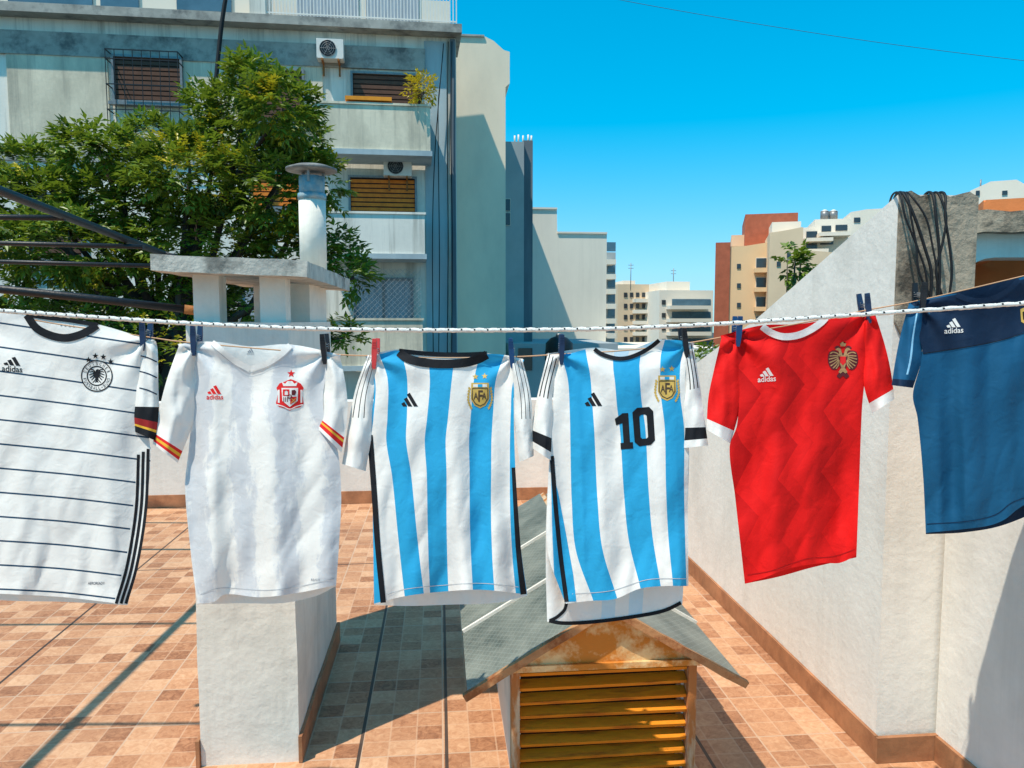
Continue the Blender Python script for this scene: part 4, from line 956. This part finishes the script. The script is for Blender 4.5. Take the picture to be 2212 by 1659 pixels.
o, f = block('white_flats', 'white flats with setback terraces and metal tanks on the roof, above the sloping wall', 1735, 1905, 478, 50, 10, 'far_white', [(1733, 492), (1760, 490), (1760, 474), (1838, 472), (1838, 458), (1872, 452), (1910, 450)], rot=RB)
wins(o, f, [(1742, 500, 1765, 514), (1775, 488, 1795, 500), (1805, 486, 1830, 498), (1742, 524, 1765, 538), (1772, 516, 1800, 528), (1845, 470, 1858, 480)])
balcs(o, f, [(1738, 514, 1800, 520), (1736, 538, 1790, 544), (1770, 502, 1838, 508)], 'offwhite', 1.4)
for i, xx in enumerate((1781, 1800)):
    a_, zb = f.hit(xx, 473, 1.5); zt_ = f.hit(xx, 455, 1.5)[1]; q = f.M @ Vector((a_, 1.5, zb))
    o2 = thing('water_tank', ['left of the two metal water tanks on the white flats', 'right of the two metal water tanks on the white flats'][i], 'water tank', q, 0, 'water tanks on the white flats')
    g = NB(); tube(g, [q, q+Vector((0, 0, zt_-zb-.06))], .27, 14); obj('drum', g, mt('grey_metal'), o2)
    g = NB(); tube(g, [q+Vector((0, 0, zt_-zb-.06)), q+Vector((0, 0, zt_-zb+.06))], [.28, .08], 14); obj('lid', g, mt('white_metal'), o2)
o, f = block('white_rooftop_house', 'small white rooftop block with thin masts above the terracotta porch', 2096, 2196, 404, 38, 8, 'far_white', [(2096, 412), (2140, 392), (2196, 388), (2225, 404)], rot=R(-28))
wins(o, f, [(2108, 412, 2116, 422), (2165, 412, 2176, 420)])
g = NB(); a_, zb = f.hit(2118, 405, 1); tube(g, [(a_, 1, zb-.3), (a_, 1, f.hit(2118, 388, 1)[1])], .04, 5); obj('mast', g, mt('grey_metal'), o, f.M)
o, f = block('low_grey_building', 'low grey building with dark openings seen between the rope and the striped shirts', 1100, 1335, 742, 24, 6, 'bluegrey')
wins(o, f, [(1120, 752, 1150, 800), (1250, 724+30, 1275, 800), (1180, 756, 1200, 790)], 'glass_dark')
p = at(1208, 741, 22.5); o2 = thing('roof_tank', 'dark domed water tank on the low grey roof behind the rope', 'water tank', at(1208, 770, 22.5))
g = NB(); tube(g, [(p.x, p.y, p.z+z) for z in (-.5, .0, .15, .22)], [.42, .40, .25, .05], 18); obj('drum', g, mt('black_metal'), o2, smooth=True)
g = NB(); tube(g, [(p.x, p.y, p.z+z) for z in (.2, .28)], [.10, .10], 12); obj('lid', g, mt('grey_metal'), o2)
o, f = block('low_white_building', 'low pale building beyond the roof, left of the brick sided flats', 1330, 1560, 752, 30, 8, 'far_white')
wins(o, f, [(1345+i*34, 762, 1360+i*34, 778) for i in range(5)])

# ------------------------------------------------------------------ vegetation
def leaf(g, p, d, up, L, w, mi):
    s_ = d.cross(up)
    if s_.length < 1e-4: s_ = d.orthogonal()
    s_.normalize(); n_ = s_.cross(d)
    vs = [g.verts.new(p), g.verts.new(p+d*L*.45+s_*w+n_*w*.35), g.verts.new(p+d*L-n_*L*.12), g.verts.new(p+d*L*.45-s_*w+n_*w*.35)]
    g.faces.new(vs).material_index = mi
def spray(g, p, out, L, n, lf, wd, mi):
    """a drooping compound leaf"""
    d = (out+Vector((rnd.uniform(-.7, .7), rnd.uniform(-.7, .7), rnd.uniform(-.55, .55)))).normalized()
    up = Vector((rnd.uniform(-.5, .5), rnd.uniform(-.5, .5), 1)).normalized()
    side = d.cross(up).normalized()
    q = p.copy()
    for i in range(n):
        a = i/n; q = q+(d*L/n)+Vector((0, 0, -.15*a*L/n))
        for sg in (-1, 1):
            ld = (side*sg+d*.65+Vector((rnd.uniform(-.2, .2), rnd.uniform(-.2, .2), -.15+rnd.uniform(-.3, .3)))).normalized()
            leaf(g, q, ld, up, lf*rnd.uniform(.7, 1.15), wd, mi)
    leaf(g, q, d, up, lf, wd, mi)
def rdir():
    while True:
        v = Vector((rnd.uniform(-1, 1), rnd.uniform(-1, 1), rnd.uniform(-1, 1)))
        if .05 < v.length < 1: return v.normalized()
TY = 11.0
blobs = [(545, 180, 34, 28, 2.8), (478, 236, 46, 30, 3.2), (610, 240, 54, 48, 5.8), (330, 306, 52, 26, 3.4), (520, 308, 84, 58, 9), (655, 310, 34, 46, 3.8), (215, 328, 66, 34, 4.6), (60, 364, 46, 32, 3.6), (410, 378, 95, 58, 9.5), (100, 440, 115, 53, 8.5), (270, 445, 110, 62, 11), (600, 415, 82, 68, 9), (698, 390, 30, 42, 2.8), (-60, 460, 90, 78, 4.5), (150, 535, 150, 53, 11), (430, 525, 130, 62, 12), (620, 535, 70, 56, 6.6), (722, 545, 34, 38, 2.8), (764, 600, 19, 17, 1.2), (60, 622, 120, 48, 7.5), (330, 632, 130, 56, 10), (560, 662, 105, 56, 6), (745, 728, 18, 18, 1.4), (120, 722, 190, 60, 8), (400, 772, 170, 70, 7)]
tt = thing('leafy_tree', 'big leafy green tree with yellow-green flower clumps in front of the weathered block', 'tree', at(330, 690, TY)+Vector((0, 0, -11.7)))
base = W[tt.name].translation
g = NB()
cents = []
for (cx_, cy_, rx, ry, wgt) in blobs:
    yy = TY+rnd.uniform(-.8, .8); c = at(cx_, cy_, yy); ax = rx/F*yy; az = ry/F*yy; ay = min(1.4, (ax+az)*.55+.2); cents.append((c, az))
    for i in range(int(wgt*17)):
        d = rdir()
        if d.y > .35 and rnd.random() < .5: d.y = -d.y
        r_ = rnd.uniform(.35, 1.14)**.6; p = c+Vector((d.x*ax*r_, d.y*ay*r_, d.z*az*r_))
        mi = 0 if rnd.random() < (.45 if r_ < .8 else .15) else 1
        n_ = noise.noise(p*1.1)
        if n_ > .06 and rnd.random() < .32 and r_ > .6: mi = 2
        for q in range(rnd.choice((2, 2, 3, 3))):
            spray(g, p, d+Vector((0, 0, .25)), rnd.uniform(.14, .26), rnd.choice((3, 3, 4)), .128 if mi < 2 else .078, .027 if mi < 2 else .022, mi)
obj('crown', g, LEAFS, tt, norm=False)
g = NB(); top = at(430, 420, TY)
tube(g, [base, base+Vector((.1, 0, 4)), base+Vector((0, .1, 8)), Vector((base.x+.2, TY, .6)), top], [.32, .27, .22, .18, .07], 10)
for c, az in cents:
    s0 = Vector((base.x+.1, TY, rnd.uniform(-1.0, 1.8))); mid = s0.lerp(c, .55)+Vector((0, 0, .25))
    tube(g, [s0, mid, c, c+Vector((0, 0, az*.7))], [.075, .045, .025, .008], 6)
obj('trunk', g, mt('bark'), tt)
def plant(name, label, cat, cx_, cy_, Y, rx, ry, n, mi, lf, wd, root, L=.2, nl=3):
    c = at(cx_, cy_, Y); ax = rx/F*Y; az = ry/F*Y
    o = thing(name, label, cat, root)
    g = NB(); h = NB()
    for i in range(n):
        d = rdir(); r_ = rnd.uniform(.3, 1); p = c+Vector((d.x*ax*r_, d.y*ax*r_, d.z*az*r_))
        spray(g, p, d+Vector((0, 0, .3)), L, nl, lf, wd, mi if rnd.random() < .7 else max(0, mi-1))
        if i % 5 == 0: tube(h, [root, root.lerp(p, .5)+Vector((0, 0, .05)), p], [.02, .012, .006], 5)
    obj('foliage', g, LEAFS, o, norm=False); obj('stem', h, mt('bark'), o)
r0 = A.M @ Vector((A.hit(905, 226, -1.0)[0], -1.0, A.hit(905, 226, -1.0)[1]))
plant('potted_plant', 'bright yellow feathery plant on the corner of the upper balcony', 'plant', 908, 195, r0.y, 18, 24, 80, 3, .13, .022, r0, .25, 3)
plant('young_tree', 'small green treetop rising behind the sloping white wall', 'tree', 1722, 572, 9.0, 22, 32, 34, 1, .10, .030, at(1705, 690, 9.0)+Vector((0, 0, -3)), .13, 3)
plant('shrub', 'low green shrub beyond the wall between the number 10 shirt and the red shirt', 'shrub', 1526, 768, 8.6, 22, 10, 26, 1, .08, .025, at(1526, 790, 8.6)+Vector((0, 0, -.6)), .10, 3)

# ------------------------------------------------------------------ light, sky, camera
sd = Vector((.36, .34, -1)).normalized()
sun = bpy.data.lights.new('Sun', 'SUN'); sun.energy = 5.0; sun.angle = R(.5); sun.color = (1, .93, .80)
so = bpy.data.objects.new('Sun', sun); C.objects.link(so); so.rotation_euler = sd.to_track_quat('-Z', 'Y').to_euler(); so.location = (-6, -6, 15)
wd = bpy.data.worlds.new('World'); bpy.context.scene.world = wd; wd.use_nodes = True
nt = wd.node_tree; bg = nt.nodes['Background']
sky = nt.nodes.new('ShaderNodeTexSky'); sky.sky_type = 'NISHITA'; sky.sun_disc = False
sky.sun_elevation = math.asin(-sd.z); sky.sun_rotation = math.atan2(-sd.x, -sd.y) % (2*math.pi); sky.air_density = .9; sky.dust_density = .1; sky.ozone_density = 1.8
hs = nt.nodes.new('ShaderNodeHueSaturation'); hs.inputs['Hue'].default_value = .472; hs.inputs['Saturation'].default_value = 1.62; hs.inputs['Value'].default_value = 1.8
nt.links.new(sky.outputs[0], hs.inputs['Color'])
sp = nt.nodes.new('ShaderNodeSeparateColor'); cb = nt.nodes.new('ShaderNodeCombineColor'); nt.links.new(hs.outputs[0], sp.inputs[0])
for i, (kk, aa) in enumerate(((.80, .16), (1.32, .125), (1.45, .085))):     # soft highlight roll-off of the sky radiance per channel
    m1 = nt.nodes.new('ShaderNodeMath'); m1.operation = 'MULTIPLY_ADD'; nt.links.new(sp.outputs[i], m1.inputs[0]); m1.inputs[1].default_value = aa; m1.inputs[2].default_value = 1.0
    m2 = nt.nodes.new('ShaderNodeMath'); m2.operation = 'MULTIPLY'; nt.links.new(sp.outputs[i], m2.inputs[0]); m2.inputs[1].default_value = kk
    m3 = nt.nodes.new('ShaderNodeMath'); m3.operation = 'DIVIDE'; nt.links.new(m2.outputs[0], m3.inputs[0]); nt.links.new(m1.outputs[0], m3.inputs[1])
    nt.links.new(m3.outputs[0], cb.inputs[i])
nt.links.new(cb.outputs[0], bg.inputs[0]); bg.inputs[1].default_value = .13
cam = bpy.data.cameras.new('Camera'); cam.sensor_width = 36; cam.lens = F/2212*36; cam.clip_end = 2000; cam.clip_start = .05
co = bpy.data.objects.new('Camera', cam); C.objects.link(co); co.location = CAM; co.rotation_euler = (R(90)-PIT, 0, 0)
sc = bpy.context.scene; sc.camera = co
sc.view_settings.view_transform = 'Standard'; sc.view_settings.look = 'None'; sc.view_settings.exposure = 0
